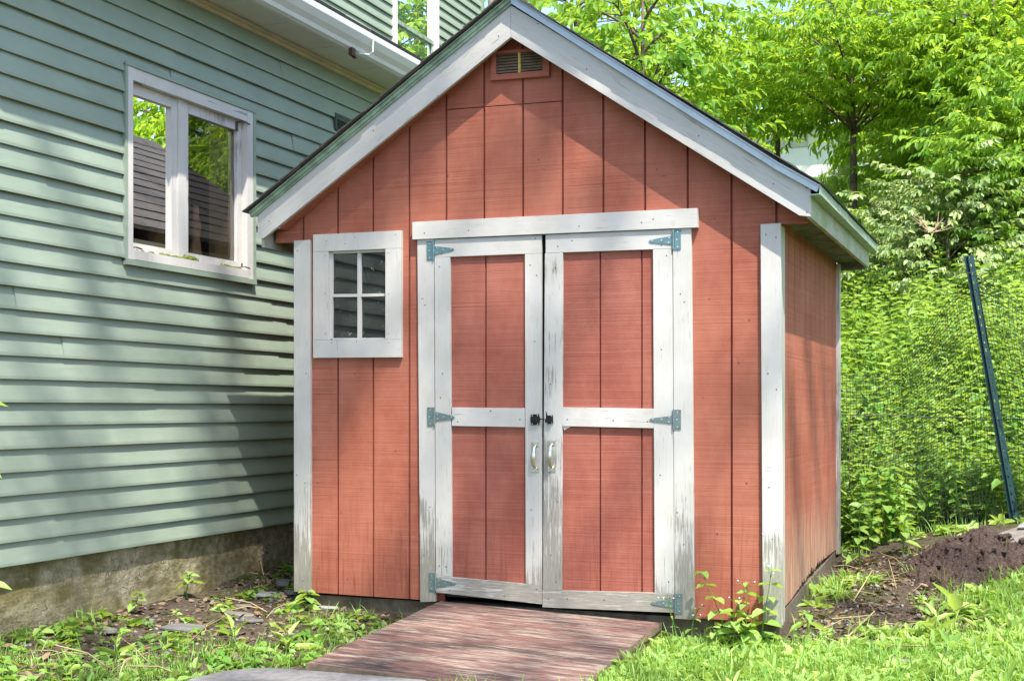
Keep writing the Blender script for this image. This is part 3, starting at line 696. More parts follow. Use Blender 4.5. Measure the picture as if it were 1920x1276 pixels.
for par, plate, strap, mat, bx in (
  (dl, (800,811,452.4,487.2), [(812,461),(848.5,464.8),(851.4,467.2),(849,469.5),(812,478.6)], 'galv', 812.2),
  (dl, (800.8,812.6,763.2,798), [(813,770.6),(849.5,779.4),(852.6,782.1),(849.5,785),(813,789.6)], 'galv2', 814),
  (dl, (803.7,815,1073.5,1107), [(816,1082.3),(852.5,1091.6),(855.7,1094),(852,1096.5),(816,1099.8)], 'galv2', 816),
  (drr, (1264.8,1276.4,430.3,467.4), [(1262.6,441.2),(1219.5,449.5),(1216.4,452),(1219.5,454.6),(1262.6,458.4)], 'galv', 1262),
  (drr, (1264.4,1276.5,767.6,804.4), [(1262.6,778.5),(1220.5,784),(1217.2,786.5),(1220.5,789),(1262.6,793.5)], 'galv2', 1262.6),
  (drr, (1268.4,1279.3,1112.3,1149.4), [(1266.2,1122.7),(1223.5,1127.2),(1220,1129.7),(1223.5,1132.4),(1266.2,1140)], 'galv2', 1266)):
    hinge(par, plate, strap, mat, bx, inner(plate, strap))
def handle(parent, xc, yt, yb, lean):
    h = MB()
    for y0, y1 in ((yt, yt+8.4), (yb-8.8, yb)):
        h.pxb([(xc-7,y0),(xc+7,y0),(xc+6.6,y1),(xc-7,y1)], -.0262, -.0222)
        for dx in (-4.6, 4.6): h.disc(PY(xc+dx, (y0+y1)/2, -.0262), (0,-1,0), .0028, .0012, 8, 1)
    n = 14; rings = []; fs = []
    for k in range(n+1):
        t = k/n; q = PY(xc-.5, yt+6+(yb-yt-12)*t, -.024)
        out = .030*math.sin(math.pi*min(1, max(0, t)))**.55; wd = .0075+.0030*math.sin(math.pi*t); th = .0032
        for a in range(8):
            w = 2*math.pi*a/8; rings.append((q.x+wd*math.cos(w), q.y-out+th*math.sin(w)*1.3, q.z))
    for k in range(n):
        for a in range(8): fs.append([k*8+a, k*8+(a+1) % 8, (k+1)*8+(a+1) % 8, (k+1)*8+a])
    h.add(rings, fs); h.build('handle', [M['zinc'], M['nail']], parent, smooth=False)
handle(dl, 1003.6, 827, 883.6, 0); handle(drr, 1034.2, 825.3, 883, 0)
lt = MB(); lt.pxb([(995,776.4),(1010.8,776),(1011,796),(995.6,796.6)], -.0265, -.0222); lt.pxb([(994.2,781.5),(1011,780.8),(1011,790.5),(996,792.5),(994.2,790)], -.040, -.0266)
for x, y in ((998,778.6),(1008,778.2),(998.2,794.4),(1008.4,794)): lt.disc(PY(x, y, -.0265), (0,-1,0), .003, .0016, 8, 1)
lt.tube([PY(1010,785.5,-.033), PY(1014,785,-.034), PY(1024,786.5,-.036)], [.004,.003,.0025], 6); lt.build('latch', [M['iron'], M['screw']], dl, .001)
lt = MB(); lt.pxb([(1023.4,779),(1036.4,777.6),(1036.8,794),(1023.4,794)], -.0265, -.0222); lt.pxb([(1026,781),(1034,780.4),(1034.4,791),(1026,791)], -.041, -.0266)
lt.tube([PY(1027,784,-.04), PY(1025,778,-.045), PY(1023.6,771,-.046)], [.0045,.004,.002], 6); lt.tube([PY(1026,789,-.04), PY(1023.5,787,-.042), PY(1022,791,-.042)], .003, 6)
for x, y in ((1025.4,792.4),(1034.6,792),(1034.4,779.4)): lt.disc(PY(x, y, -.0265), (0,-1,0), .0028, .0016, 8, 1)
lt.build('catch', [M['iron'], M['screw']], drr, .001)
b = MB(); b.pxb([(1055,798.6),(1070,799),(1058,806)], -.016, -.0065); b.build('wedge', M['cream'], drr)
# ================================================================== RAMP, LOW BOARD
R0, R1 = Vector((.588, -.028, .104)), Vector((1.712, -.028, .066)); RL = 1.28; DZ = -.060
rp = thing('ramp', (1.15, -.7, .02), 'weathered red plank ramp sloping down from the shed doors', 'ramp')
n = 10; pw = RL/n
for k in range(n):
    b = MB(); s0, s1 = k*pw+.0016, (k+1)*pw-.0016
    ex = random.uniform(-.006, .006); th = .03
    def at(x_, s): 
        t = (x_-R0.x)/(R1.x-R0.x); return Vector((x_, -.028-s, R0.z+(R1.z-R0.z)*t+DZ*s))
    xa, xb = R0.x+random.uniform(-.003, .003), R1.x+ex; m = 8; vs = []; 
    poly = [at(xa, s0), at(xa, s1), at(xb, s1), at(xb, s0)]
    b.ext(poly, (0, 0, -th)); po = b.build('plank', [M['ramp'], M['ramp_edge']], rp, .0018)
    for f_ in po.data.polygons: f_.material_index = 0 if f_.normal.z > .5 else 1
b = MB()
for x_ in (R0.x+.03, 1.15, R1.x-.05):
    a, c = at(x_, .05), at(x_, RL-.03); b.ext([a+Vector((0,0,-.031)), c+Vector((0,0,-.031)), (c.x, c.y, -.05), (a.x, a.y, -.05)], (.038, 0, 0))
b.build('stringer', M['ramp_edge'], rp)
lb = MB(); pts = [(.40,-1.60),(.47,-1.515),(.55,-1.478),(.75,-1.468),(1.2,-1.462),(1.2,-2.1),(.36,-2.1),(.37,-1.75)]
lb.ext([(x, y, .040) for x, y in pts], (0, 0, -.03)); tag(lb.build('board', M['grey_board'], None, (.8,-1.8,.01), .003), 'flat grey board with a rounded corner lying below the ramp foot', 'board')
# ================================================================== GROUND
def axis(lo, a, b, hi, step, n1, n2):
    return np.concatenate([lo+(a-lo)*(1-(1-np.linspace(0,1,n1,endpoint=False))**2.2), np.arange(a, b, step), b+(hi-b)*np.linspace(0,1,n2)**2.2])
gx = axis(-160, -3.2, 5.2, 160, .045, 22, 34); gy = axis(-160, -4.2, 4.2, 170, .045, 22, 44)
XX, YY = np.meshgrid(gx, gy, indexing='ij')
ZZ = gz(XX, YY)+.010*RNG.standard_normal(XX.shape)*((np.abs(XX) < 5) & (np.abs(YY) < 5))*.5
nx, nyy = XX.shape; I = np.arange(nx*nyy).reshape(nx, nyy)
Q = np.stack([I[:-1,:-1], I[1:,:-1], I[1:,1:], I[:-1,1:]], -1).reshape(-1, 4)
o = npmesh('ground', np.stack([XX, YY, ZZ], -1).reshape(-1, 3), Q, M['soil'], smooth=True); tag(o, kind='structure')
# ================================================================== PLANT TOOLS
def leafT(L, w, fold=.12, droop=.15, shape=(.3,.68), bend=0.0):
    a, b_ = shape
    V = np.array([[0,0,0],[a*L,-w/2,fold*w+bend*a*L],[b_*L,-w*.40,fold*w*.7-droop*L*.35],[L,0,-droop*L],[b_*L,w*.40,fold*w*.7-droop*L*.35],[a*L,w/2,fold*w+bend*a*L]])
    return V, np.array([[0,1,2,3],[0,3,4,5]])
def rotm(d, roll, up=(0,0,1)):
    d = np.asarray(d, float); d = d/np.linalg.norm(d, axis=-1, keepdims=True)
    u = np.broadcast_to(np.asarray(up, float), d.shape)
    y = np.cross(u, d); ln = np.linalg.norm(y, axis=-1, keepdims=True); y = np.where(ln < 1e-4, np.array([0,1.,0]), y/np.maximum(ln, 1e-6))
    z = np.cross(d, y); c, s = np.cos(roll)[...,None], np.sin(roll)[...,None]
    y2 = y*c+z*s; z2 = -y*s+z*c
    return np.stack([d, y2, z2], -1)
def inst(tV, tQ, R, T, S, tr=None, r=None):
    k = len(tV); N = len(T)
    V = np.einsum('nij,kj->nki', R, tV)*np.asarray(S)[:,None,None]+np.asarray(T)[:,None,:]
    Qs = (tQ[None]+np.arange(N)[:,None,None]*k).reshape(-1, 4)
    rn = np.zeros((N, k)) if r is None else np.repeat(np.asarray(r)[:,None], k, 1)
    if tr is not None: rn = rn+tr[None]
    return V.reshape(-1,3), Qs, rn.reshape(-1)
def cat(parts):
    V=[];Qs=[];R_=[];o=0
    for v,q,r in parts:
        V.append(v);Qs.append(q+o);R_.append(r);o+=len(v)
    return np.concatenate(V),np.concatenate(Qs),np.concatenate(R_)
def tubeq(path, r0, r1, n=3):
    P = np.asarray(path, float); k = len(P); vs = []
    for i in range(k):
        t = P[min(i+1,k-1)]-P[max(i-1,0)]; t = t/(np.linalg.norm(t)+1e-9)
        a = np.cross(t, [0.3,.2,1.0]); a /= np.linalg.norm(a)+1e-9; b_ = np.cross(t, a); r = r0+(r1-r0)*i/(k-1)
        for q in range(n):
            w = 2*np.pi*q/n; vs.append(P[i]+r*(a*np.cos(w)+b_*np.sin(w)))
    Qs = [[i*n+q, i*n+(q+1)%n, (i+1)*n+(q+1)%n, (i+1)*n+q] for i in range(k-1) for q in range(n)]
    return np.array(vs), np.array(Qs), np.full(len(vs), .35)
def spray(seed, n=9, L=.34, leaf=.105, w=.05, compound=False):
    """a twig along +x with leaves drooping to both sides"""
    g = np.random.default_rng(seed); ps = [tubeq([[0,0,0],[L*.5,0,.012],[L,0,-.02]], .0035, .0015)]
    for i in range(n):
        t = (i+.6)/n; side = 1 if i % 2 else -1
        az = side*g.uniform(.45, 1.15) if i < n-1 else g.uniform(-.2,.2)
        l = leaf*g.uniform(.7,1.15)*(1.0-.25*abs(t-.55)); lv, lq = leafT(l, l*w/leaf*g.uniform(.85,1.15), g.uniform(.05,.3), g.uniform(.05,.45))
        d = np.array([[math.cos(az), math.sin(az), g.uniform(-.95,.05)]])
        R = rotm(d, np.array([g.uniform(-.6,.6)]))
        ps.append(inst(lv, lq, R, np.array([[L*t, 0, .012*math.sin(t*3)]]), [1.0], None, [g.uniform(-.28,.28)]))
    return cat(ps)
SPR = {'broad': [spray(s, 8, .34, .125, .066) for s in range(3)], 'ash': [spray(10+s, 11, .36, .115, .042) for s in range(3)], 'small': [spray(20+s, 11, .26, .075, .040) for s in range(3)], 'fine': [spray(30+s, 16, .30, .05, .012) for s in range(2)]}
def make_tree(name, base, H, R, zc, nsp, kind, mat, bark, seed, label, cat_='tree', group=None, tr=.06, sc=1.0, limbs=16, layer=.5, lean=(0,0), crown_off=(0,0), cone=False):
    g = np.random.default_rng(seed); bx, by, bz = base
    root = thing(name, base, label, cat_, group); tb = MB()
    n = 9; path = []
    for i in range(n):
        t = i/(n-1); path.append(Vector((bx+lean[0]*t*H+.05*math.sin(3*t+seed)*H*.12, by+lean[1]*t*H+.05*math.cos(2.3*t+seed)*H*.12, bz-.1+t*H*.97)))
    tb.tube(path, [tr*(1-.8*i/(n-1)) for i in range(n)], 8)
    def tp(z):
        t = min(max(z/(H*.97), 0), 1)*(n-1); i = min(int(t), n-2); return path[i].lerp(path[i+1], t-i)
    pts = []; dirs = []
    for i in range(limbs):
        t = (i+.5)/limbs; z = zc+(H-zc)*t*.96
        prof = (1-t)**.8 if cone else math.sin(math.pi*min(1, .2+.78*t))**.7
        az = i*2.4+g.uniform(-.5,.5); ln = R*prof*g.uniform(.62,1.12)
        s = tp(max(z-ln*(.0 if cone else .45), zc*.82)); d = Vector((math.cos(az), math.sin(az), -.15 if cone else .35)); d.normalize()
        e = Vector((s.x+d.x*ln+crown_off[0]*ln, s.y+d.y*ln+crown_off[1]*ln, bz+z+g.uniform(-.1,.1)*ln)); m = s.lerp(e, .5)+Vector((0,0,.12*ln))
        P = [s, s.lerp(m,.5)+Vector((0,0,.04*ln)), m, m.lerp(e,.5)+Vector((0,0,.04*ln)), e]
        tb.tube(P, [tr*.34*(1-t*.5), tr*.27, tr*.2, tr*.14, tr*.06], 5)
        for j in range(7):
            q = .10+.90*(j+.5)/7; a = q*4; k = min(int(a), 3); b0 = P[k].lerp(P[k+1], a-k)
            sa = az+(1 if j % 2 else -1)*g.uniform(.4,1.2); sl = ln*.42*(1.25-q)*g.uniform(.6,1.3)+.12
            e2 = b0+Vector((math.cos(sa)*sl, math.sin(sa)*sl, g.uniform(-.05,.35)*sl))
            if not cone or j % 2: tb.tube([b0, b0.lerp(e2,.5)+Vector((0,0,.04*sl)), e2], [tr*.12, tr*.08, tr*.03], 4, cap=False)
            w = max(1, int(round(nsp/(limbs*7)*prof*1.35*g.uniform(.6,1.5))))
            for _ in range(w):
                f = g.uniform(.15,1.1); p = b0.lerp(e2, f); jr = .13*sc+.09*R
                pts.append((p.x+g.normal(0,jr), p.y+g.normal(0,jr), p.z+g.normal(0,jr*layer)))
                dirs.append((math.cos(sa)*.8+math.cos(az)*.5+g.normal(0,.4), math.sin(sa)*.8+math.sin(az)*.5+g.normal(0,.4), g.uniform(-.5,.3)))
    tb.build('trunk', M[bark], root, smooth=True)
    pts = np.array(pts); dirs = np.array(dirs); N = len(pts); Rm = rotm(dirs, g.normal(0,.45,N)); S = sc*g.uniform(.75,1.25,N)
    clump = np.array([noise.noise(Vector(p)*1.3/sc) for p in pts]); r = .5+.45*clump+g.normal(0,.16,N)
    parts = []; vs = g.integers(0, len(SPR[kind]), N)
    for v in range(len(SPR[kind])):
        k = vs == v
        if k.any(): parts.append(inst(SPR[kind][v][0], SPR[kind][v][1], Rm[k], pts[k], S[k], SPR[kind][v][2], r[k]))
    V, Qs, rn = cat(parts); npmesh('crown', V, Qs, M[mat], rn, root)
    return root
def tree_at(px, d, top, bot, half, *a, **k):
    """a tree standing at distance d behind image column px; heights from where its crown shows"""
    r = ray(px, HZ); bx, by = CAM[0]+d*r[0], CAM[1]+d*r[1]; bz = gz1(bx, by)
    zt = CAM[2]+(HZ-top)*d/F; zb = CAM[2]+(HZ-bot)*d/F
    return (bx, by, bz), max(zt-bz, .5), half*d/F, max(zb-bz, .1)
# (name, px, d, top, bottom, half width, sprays, spray kind, leaf, bark, seed, label, trunk radius, scale, limbs, category)
TREES = [
 ('tree',1200,13.5,-50,330,205,700,'broad','leaf_e','bark',11,'leafy bright green tree rising behind the right slope of the shed roof',.07,.82,20,'tree'),
 ('tree',1455,15.5,30,190,170,640,'ash','leaf_a','bark',12,'yellow-green tree just left of the bare lower trunk',.06,.82,18,'tree'),
 ('tree',1597,14,-10,185,215,1000,'ash','leaf_a','bark',13,'tree whose straight bare brown trunk shows beside the white building',.055,.82,18,'tree'),
 ('tree',1865,13.2,-60,300,230,1150,'ash','leaf_a','bark',14,'dense yellow-green tree filling the upper right corner above the pale shrub',.07,.82,22,'tree'),
 ('tree',1085,18.5,-60,205,200,230,'broad','leaf_b','bark',15,'mid green tree directly behind the shed ridge',.09,1.15,18,'tree'),
 ('tree',1735,16.5,90,370,130,400,'broad','leaf_e','bark',16,'darker green tree in shade behind the pale shrub',.06,1.0,14,'tree'),
 ('tree',1335,17.5,170,330,80,170,'small','leaf_a','bark',17,'low bushy tree showing just above the shed roof edge',.05,1.1,12,'tree'),
 ('tree',1960,12,90,400,190,1000,'ash','leaf_e','bark',18,'tree cut off by the right edge of the picture behind the fence',.06,.85,16,'tree'),
 ('tree',1582,23,-700,-60,210,380,'ash','leaf_b','bark_pale',19,'tall tree with a pale upper trunk left of its thinner twin',.13,1.4,16,'tree'),
 ('tree',1676,21,-650,20,300,480,'ash','leaf_b','bark_pale',20,'tall slim tree with a pale trunk at the top edge right of its twin',.09,1.4,16,'tree'),
 ('tree',931,24,-800,-330,330,380,'broad','leaf_b','bark_pale',21,'tall tree with a pinkish trunk seen in the gap beside the house corner',.20,1.5,14,'tree'),
 ('conifer',1515,36,150,300,75,900,'fine','leaf_d','bark',22,'small dark blue-green conifer beyond the white building',.09,1.3,16,'conifer'),
 ('tree',1190,23,-130,150,150,110,'broad','leaf_b','bark',23,'far green tree seen through gaps with blue sky around it',.10,1.4,16,'tree'),
 ('tree',1890,19,-200,130,330,500,'broad','leaf_a','bark',25,'tall tree behind the dense one in the upper right corner',.11,1.3,18,'tree'),
 ('tree',2560,15.5,-620,330,520,1500,'broad','leaf_a','bark',26,'broad tree right of the fence, mirrored in the lower house window',.10,1.2,18,'tree'),
 ('tree',2120,25,-900,-250,260,420,'broad','leaf_a','bark',27,'tallest tree on the slope, mirrored in the upper house window',.16,1.6,18,'tree'),
]
for (nm,px,d,top,bot,half,ns,kind,mat,bark,seed,label,tr,sc,lb_,cg) in TREES:
    b0, H, R, zc = tree_at(px, d, top, bot, half)
    make_tree(nm, b0, H, R, zc, ns, kind, mat, bark, seed, label, cg, None, tr, sc, lb_, cone=(nm == 'conifer'))
SHRUBS = [
 (1775,11.6,300,420,150,520,'small','leaf_c',31,'pale-leaved layered shrub at the top of the weedy slope'),
 (1655,12.4,345,440,90,260,'small','leaf_c',32,'smaller pale shrub beside the dry twigs'),
 (1900,12.0,330,470,130,420,'small','leaf_b',33,'green shrub behind the fence post at the right edge'),
 (1545,13.4,395,480,80,200,'broad','leaf_b',34,'bushy shrub at the foot of the bare brown trunk'),
]
for (px,d,top,bot,half,ns,kind,mat,seed,label) in SHRUBS:
    b0, H, R, zc = tree_at(px, d, top, bot, half)
    make_tree('shrub', b0, H, R, .15, ns, kind, mat, 'bark', seed, label, 'shrub', None, .025, .9, 14, .35)
# trees behind the photographer that break the sunlight into patches
for (p, H, R, zc, ns, sc_, seed, label) in (
    ((8.1,-7.6,.1), 22.0, 1.35, 18.4, 10, 1.35, 41, 'tall tree behind the camera throwing dappled shade on the shed doors'),
    ((5.75,-8.25,.1), 20.0, 1.6, 14.8, 4, 1.35, 42, 'tree behind the camera throwing dappled shade on the green siding'),
    ((9.3,-5.9,.1), 21.0, .95, 15.5, 3, .72, 43, 'slim tree off to the right throwing streaks of shade on the shed side wall')):
    make_tree('tree', p, H, R, zc, 1, 'broad', 'leaf_b', 'bark', seed, label, 'tree', None, .09, sc_, ns, .8)
# dry branches on the slope
b = MB(); q0 = PD(1745, 425, 10.6)
for i in range(9):
    a = random.uniform(-2.9, -.2) if i < 6 else random.uniform(-.6, .5); L = random.uniform(.10, .22)
    p1 = q0+Vector((math.cos(a)*L*.9, random.uniform(-.1,.1),   .05*math.sin(i*2.1)+.03)); mid = q0.lerp(p1, .5)+Vector((0,0,-.03))
    b.tube([q0+Vector((0,0,-.05)), mid, p1], [.005, .004, .002], 5)
    p2 = p1+Vector((random.uniform(-.1,.02), 0, random.uniform(.02,.10))); b.tube([mid, p2], [.004, .002], 4)
tag(b.build('dry_branch', M['twig'], None, q0), 'bare reddish dry branch lying in front of the pale shrub', 'branch')
# ================================================================== HILLSIDE WEEDS, LAWN, LITTER
def plantA(seed, h=1.0, n=22, leaf=.11, w=.022):
    g = np.random.default_rng(seed); ps = [tubeq([[0,0,0],[.02,.01,h*.5],[g.normal(0,.05),g.normal(0,.05),h]], .004, .002)]
    for i in range(n):
        t = .25+.75*i/n; az = i*2.4; l = leaf*(1.1-.55*t)*g.uniform(.8,1.2)
        lv, lq = leafT(l, w*g.uniform(.8,1.2), .2, g.uniform(.1,.5)); d = np.array([[math.cos(az), math.sin(az), .55*t]])
        ps.append(inst(lv, lq, rotm(d, np.array([g.normal(0,.3)])), np.array([[.02*t, .01*t, h*t]]), [1.], None, [g.uniform(-.2,.2)+.25*t]))
    return cat(ps)
def plantB(seed, n=7, leaf=.2, w=.11, h=.3):
    g = np.random.default_rng(seed); ps = []
    for i in range(n):
        az = i*2.4; el = g.uniform(.3,1.1); hh = h*g.uniform(.4,1.1); e = np.array([math.cos(az)*hh*.5, math.sin(az)*hh*.5, hh])
        ps.append(tubeq([[0,0,0], e*.6+[0,0,.02], e], .004, .002)); l = leaf*g.uniform(.6,1.2); lv, lq = leafT(l, l*w/leaf, .12, g.uniform(.2,.6), (.3,.7))
        d = np.array([[math.cos(az), math.sin(az), g.uniform(-.2,.35)]]); ps.append(inst(lv, lq, rotm(d, np.array([g.normal(0,.3)])), e[None], [1.], None, [g.uniform(-.25,.25)]))
    return cat(ps)
def plantC(seed, n=9, h=.5):
    g = np.random.default_rng(seed); ps = [tubeq([[0,0,0],[.01,0,h*.5],[.03,.02,h]], .003, .0015)]
    for i in range(n):
        t = .2+.8*i/n
        for s in (0, math.pi):
            az = i*1.57+s; l = .09*(1.2-.6*t)*g.uniform(.8,1.2); lv, lq = leafT(l, l*.62, .1, g.uniform(.1,.5), (.28,.66)); d = np.array([[math.cos(az), math.sin(az), g.uniform(-.1,.4)]])
            ps.append(inst(lv, lq, rotm(d, np.array([g.normal(0,.25)])), np.array([[.02*t,.01*t,h*t]]), [1.], None, [g.uniform(-.2,.2)]))
    return cat(ps)
def tuft(seed, n=9, h=.09, sp=.05, w=.004):
    g = np.random.default_rng(seed); ps = []
    for i in range(n):
        az = g.uniform(0, 6.28); hh = h*g.uniform(.5,1.15); ln = hh*g.uniform(.15,.8); bx, by = g.normal(0, sp, 2); c, s = math.cos(az), math.sin(az)
        ww = w*g.uniform(.7,1.3); o_ = np.array([bx,by,0]); sd_ = np.array([-s,c,0])*ww/2
        p = [o_, o_+np.array([c*ln*.35,s*ln*.35,hh*.6]), o_+np.array([c*ln,s*ln,hh])]
        V = np.array([p[0]-sd_, p[0]+sd_, p[1]-sd_*.9, p[1]+sd_*.9, p[2]-sd_*.15, p[2]+sd_*.15])
        ps.append((V, np.array([[0,1,3,2],[2,3,5,4]]), np.full(6, g.uniform(-.25,.25))))
    return cat(ps)
def rosette(seed, n=8, leaf=.09, w=.024):
    g = np.random.default_rng(seed); ps = []
    for i in range(n):
        az = i*2.4+g.normal(0,.2); l = leaf*g.uniform(.6,1.2); lv, lq = leafT(l, w*g.uniform(.8,1.3), .25, g.uniform(-.1,.35), (.5,.82), .1)
        d = np.array([[math.cos(az), math.sin(az), g.uniform(.25,1.5)]]); ps.append(inst(lv, lq, rotm(d, np.array([g.normal(0,.2)])), np.array([[0,0,0.]]), [1.], None, [g.uniform(-.25,.25)]))
    return cat(ps)
def scatter(name, temps, P, S, mat, r, tilt=.12, kind='stuff', label=None, sink=.01):
    """many small plants nobody could count, as one mesh"""
    N = len(P); z = gz(P[:,0], P[:,1])-sink; T = np.column_stack([P, z]); az = RNG.uniform(0, 2*np.pi, N)
    up = np.column_stack([RNG.normal(0,tilt,N), RNG.normal(0,tilt,N), np.ones(N)]); up /= np.linalg.norm(up, axis=1, keepdims=True)
    x = np.column_stack([np.cos(az), np.sin(az), np.zeros(N)]); x -= up*(x*up).sum(1, keepdims=True); x /= np.linalg.norm(x, axis=1, keepdims=True)
    R = np.stack([x, np.cross(up, x), up], -1); v = RNG.integers(0, len(temps), N); parts = []
    for k in range(len(temps)):
        m = v == k
        if m.any(): parts.append(inst(temps[k][0], temps[k][1], R[m], T[m], S[m], temps[k][2], r[m]))
    V, Qs, rn = cat(parts); o = npmesh(name, V, Qs, M[mat], rn); tag(o, label, None, None, kind); return o
def nz(P, s, o=0): return np.array([noise.noise(Vector((p[0]*s+o, p[1]*s, o))) for p in P])
MOUND = (3.0, 1.38)
def cone_pts(n, d0, d1, x0, x1, pw=1.0):
    d = d0+(d1-d0)*RNG.uniform(0,1,n)**pw; px = RNG.uniform(x0, x1, n); r = (px-960)/F
    return np.column_stack([CAM[0]+d*(r*CT-ST), CAM[1]+d*(r*ST+CT)]), d
P, d = cone_pts(8200, 7.3, 19, 1330, 2180, 1.25)
fy = 2.15+.25*(P[:,0] > 2.6)-.12*np.clip(P[:,0]-3.2, 0, 3)
k = (P[:,1] > fy-.05) & ~((P[:,0] < 2.32) & (P[:,1] < 2.3)); k &= d < 17.2; P, d = P[k], d[k]; nn = nz(P, .8); fs = np.clip(1.0-.11*(d-11.5), .35, 1)
kind_ = RNG.uniform(0,1,len(P))+.35*nn
hA = [plantA(s, 1.0, 22, .16, .036) for s in range(3)]; hB = [plantB(s+5, 8, .13, .075, .3) for s in range(3)]; hC = [plantC(s+9) for s in range(3)]; hT = [tuft(s+2, 12, .55, .06, .007) for s in range(3)]
a = kind_ > .62; near = d < 9.2
sel = a & (~near | (RNG.uniform(0,1,len(P)) < .12)); scatter('tall_weeds', hA, P[sel], RNG.uniform(.35,.82,sel.sum())*fs[sel], 'weed', .45+.4*nn[sel]+RNG.normal(0,.12,sel.sum()), .15)
sel = (kind_ > .30) & (kind_ <= .62) | (a & near & (RNG.uniform(0,1,len(P)) < .7)); scatter('leafy_weeds', hC, P[sel], RNG.uniform(.7,1.35,sel.sum())*fs[sel]*np.where(near[sel], .8, 1), 'weed', .35+.4*nn[sel]+RNG.normal(0,.15,sel.sum()), .2)
sel = (kind_ <= .30) & (kind_ > .12); scatter('broad_weeds', hB, P[sel], RNG.uniform(.6,1.3,sel.sum())*fs[sel]*np.where(near[sel], .72, 1), 'weed', .3+.4*nn[sel]+RNG.normal(0,.15,sel.sum()), .2)
sel = (kind_ <= .12) | (RNG.uniform(0,1,len(P)) < .25); scatter('long_grass', hT, P[sel], RNG.uniform(.5,1.1,sel.sum())*np.where(near[sel], .55, 1), 'grassm', .55+.4*nn[sel]+RNG.normal(0,.15,sel.sum()), .2)
fl_ = RNG.uniform(0,1,len(P)) < .010
lf = leafT(.03,.03,.1,.1); scatter('wild_flowers', [(lf[0]+np.array([0,0,.62]), lf[1], np.zeros(6)), (lf[0]+np.array([0.02,0,.66]), lf[1], np.zeros(6))], P[fl_], RNG.uniform(.8,1.1,fl_.sum()), 'flower', np.zeros(fl_.sum()), .1)
dead = [tubeq([[0,0,0],[.01,.02,.3],[.04,.05,.62]], .003, .0015), tubeq([[0,0,0],[-.03,.01,.35],[-.10,.02,.75]], .003, .0015)]
dk = RNG.uniform(0,1,len(P)) < .012; scatter('dead_stalks', dead, P[dk], RNG.uniform(.6,1.2,dk.sum()), 'straw', np.zeros(dk.sum()), .25)
# low ground cover
def zone(n, x0, x1, y0, y1):
    return np.column_stack([RNG.uniform(x0,x1,n), RNG.uniform(y0,y1,n)])
def off_ramp(P):
    on = (P[:,0] > .57) & (P[:,0] < 1.735) & (P[:,1] > -1.40) & (P[:,1] < .1)
    shed_ = (P[:,0] > -.24) & (P[:,0] < 2.27) & (P[:,1] > -.01) & (P[:,1] < 2.02)
    bd = (P[:,0] > .36) & (P[:,0] < 1.22) & (P[:,1] < -1.44); hs = P[:,0] < -.84
    return ~(on | shed_ | bd | hs)
def blob_mask(P, c): 
    m = np.zeros(len(P))
    for x, y, r, w in c: m = np.maximum(m, w*np.clip(1.25-np.hypot(P[:,0]-x, (P[:,1]-y))/r, 0, 1))
    return m
bareR = [(2.55,.5,.5,1.3),(2.66,.95,.34,1.3),(2.98,1.36,.24,1.2),(2.5,1.4,.4,1.0),(2.35,.15,.22,.9),(2.15,-.95,.16,1.0),(2.7,.35,.3,.9),(3.05,.42,.16,.7),(2.55,2.0,.5,1.0),(2.5,1.55,.55,1.2),(2.85,1.85,.5,1.1),(3.2,1.95,.5,1.1)]
P = zone(15000, 1.25, 4.9, -2.6, 2.3); k = off_ramp(P) & (RNG.uniform(0,1,len(P)) > blob_mask(P, bareR)); P = P[k]; nn = nz(P, 2.2)
sunny = .52+.3*nn
sel = RNG.uniform(0,1,len(P)) < .52
gt = [tuft(s+40, 9, .085, .03, .0042) for s in range(4)]; ro = [rosette(s+50, 8, .085, .024) for s in range(4)]; cl = [plantC(s+60, 4, .10) for s in range(3)]
scatter('lawn_grass', gt, P[sel], RNG.uniform(.6,1.25,sel.sum()), 'grassm', sunny[sel]+RNG.normal(0,.15,sel.sum()), .2)
s2 = ~sel & (RNG.uniform(0,1,len(P)) < .7); scatter('lawn_rosettes', ro, P[s2], RNG.uniform(.5,1.15,s2.sum()), 'weed', .15+sunny[s2]+RNG.normal(0,.15,s2.sum()), .2)
s3 = ~sel & ~s2; scatter('lawn_clover', cl, P[s3], RNG.uniform(.35,.7,s3.sum()), 'weed', .1+sunny[s3]+RNG.normal(0,.15,s3.sum()), .2)
# left side: thin, patchy
P = zone(3300, -1.2, .62, -2.6, .9); nn = nz(P, 2.6)
green = .04+.80*sms(P[:,0], -.30, .30)*sms(-P[:,1], -.05, .35)+.55*sms(-P[:,1], .75, 1.5)+.6*nn-.15-.8*blob_mask(P, [(-.25,-.78,.25,.8),(.02,-.95,.12,.9),(-.55,-.2,.3,.6)])
k = off_ramp(P) & (RNG.uniform(0,1,len(P)) < green); P, nn = P[k], nn[k]; u = RNG.uniform(0,1,len(P))
sel = u < .58; scatter('thin_grass', [tuft(s+70, 8, .07, .03, .0036) for s in range(4)], P[sel], RNG.uniform(.5,1.2,sel.sum()), 'grassm', .45+.4*nn[sel]+RNG.normal(0,.18,sel.sum()), .25)
sel = (u >= .58) & (u < .80); scatter('low_rosettes', [rosette(s+80, 6, .075, .024) for s in range(4)], P[sel], RNG.uniform(.35,.95,sel.sum()), 'weed', .45+.4*nn[sel]+RNG.normal(0,.15,sel.sum()), .25)
sel = u >= .80; scatter('seedlings', [plantC(s+90, 3, .08) for s in range(3)], P[sel], RNG.uniform(.35,.8,sel.sum()), 'weed', .35+.4*nn[sel]+RNG.normal(0,.15,sel.sum()), .25)
P = zone(90, -.86, -.1, -2.0, .8); k = off_ramp(P); P = P[k]; scatter('wall_seedlings', [plantC(s+95, 3, .10) for s in range(3)], P, RNG.uniform(.3,.8,len(P)), 'weed', RNG.uniform(.2,.7,len(P)), .3)
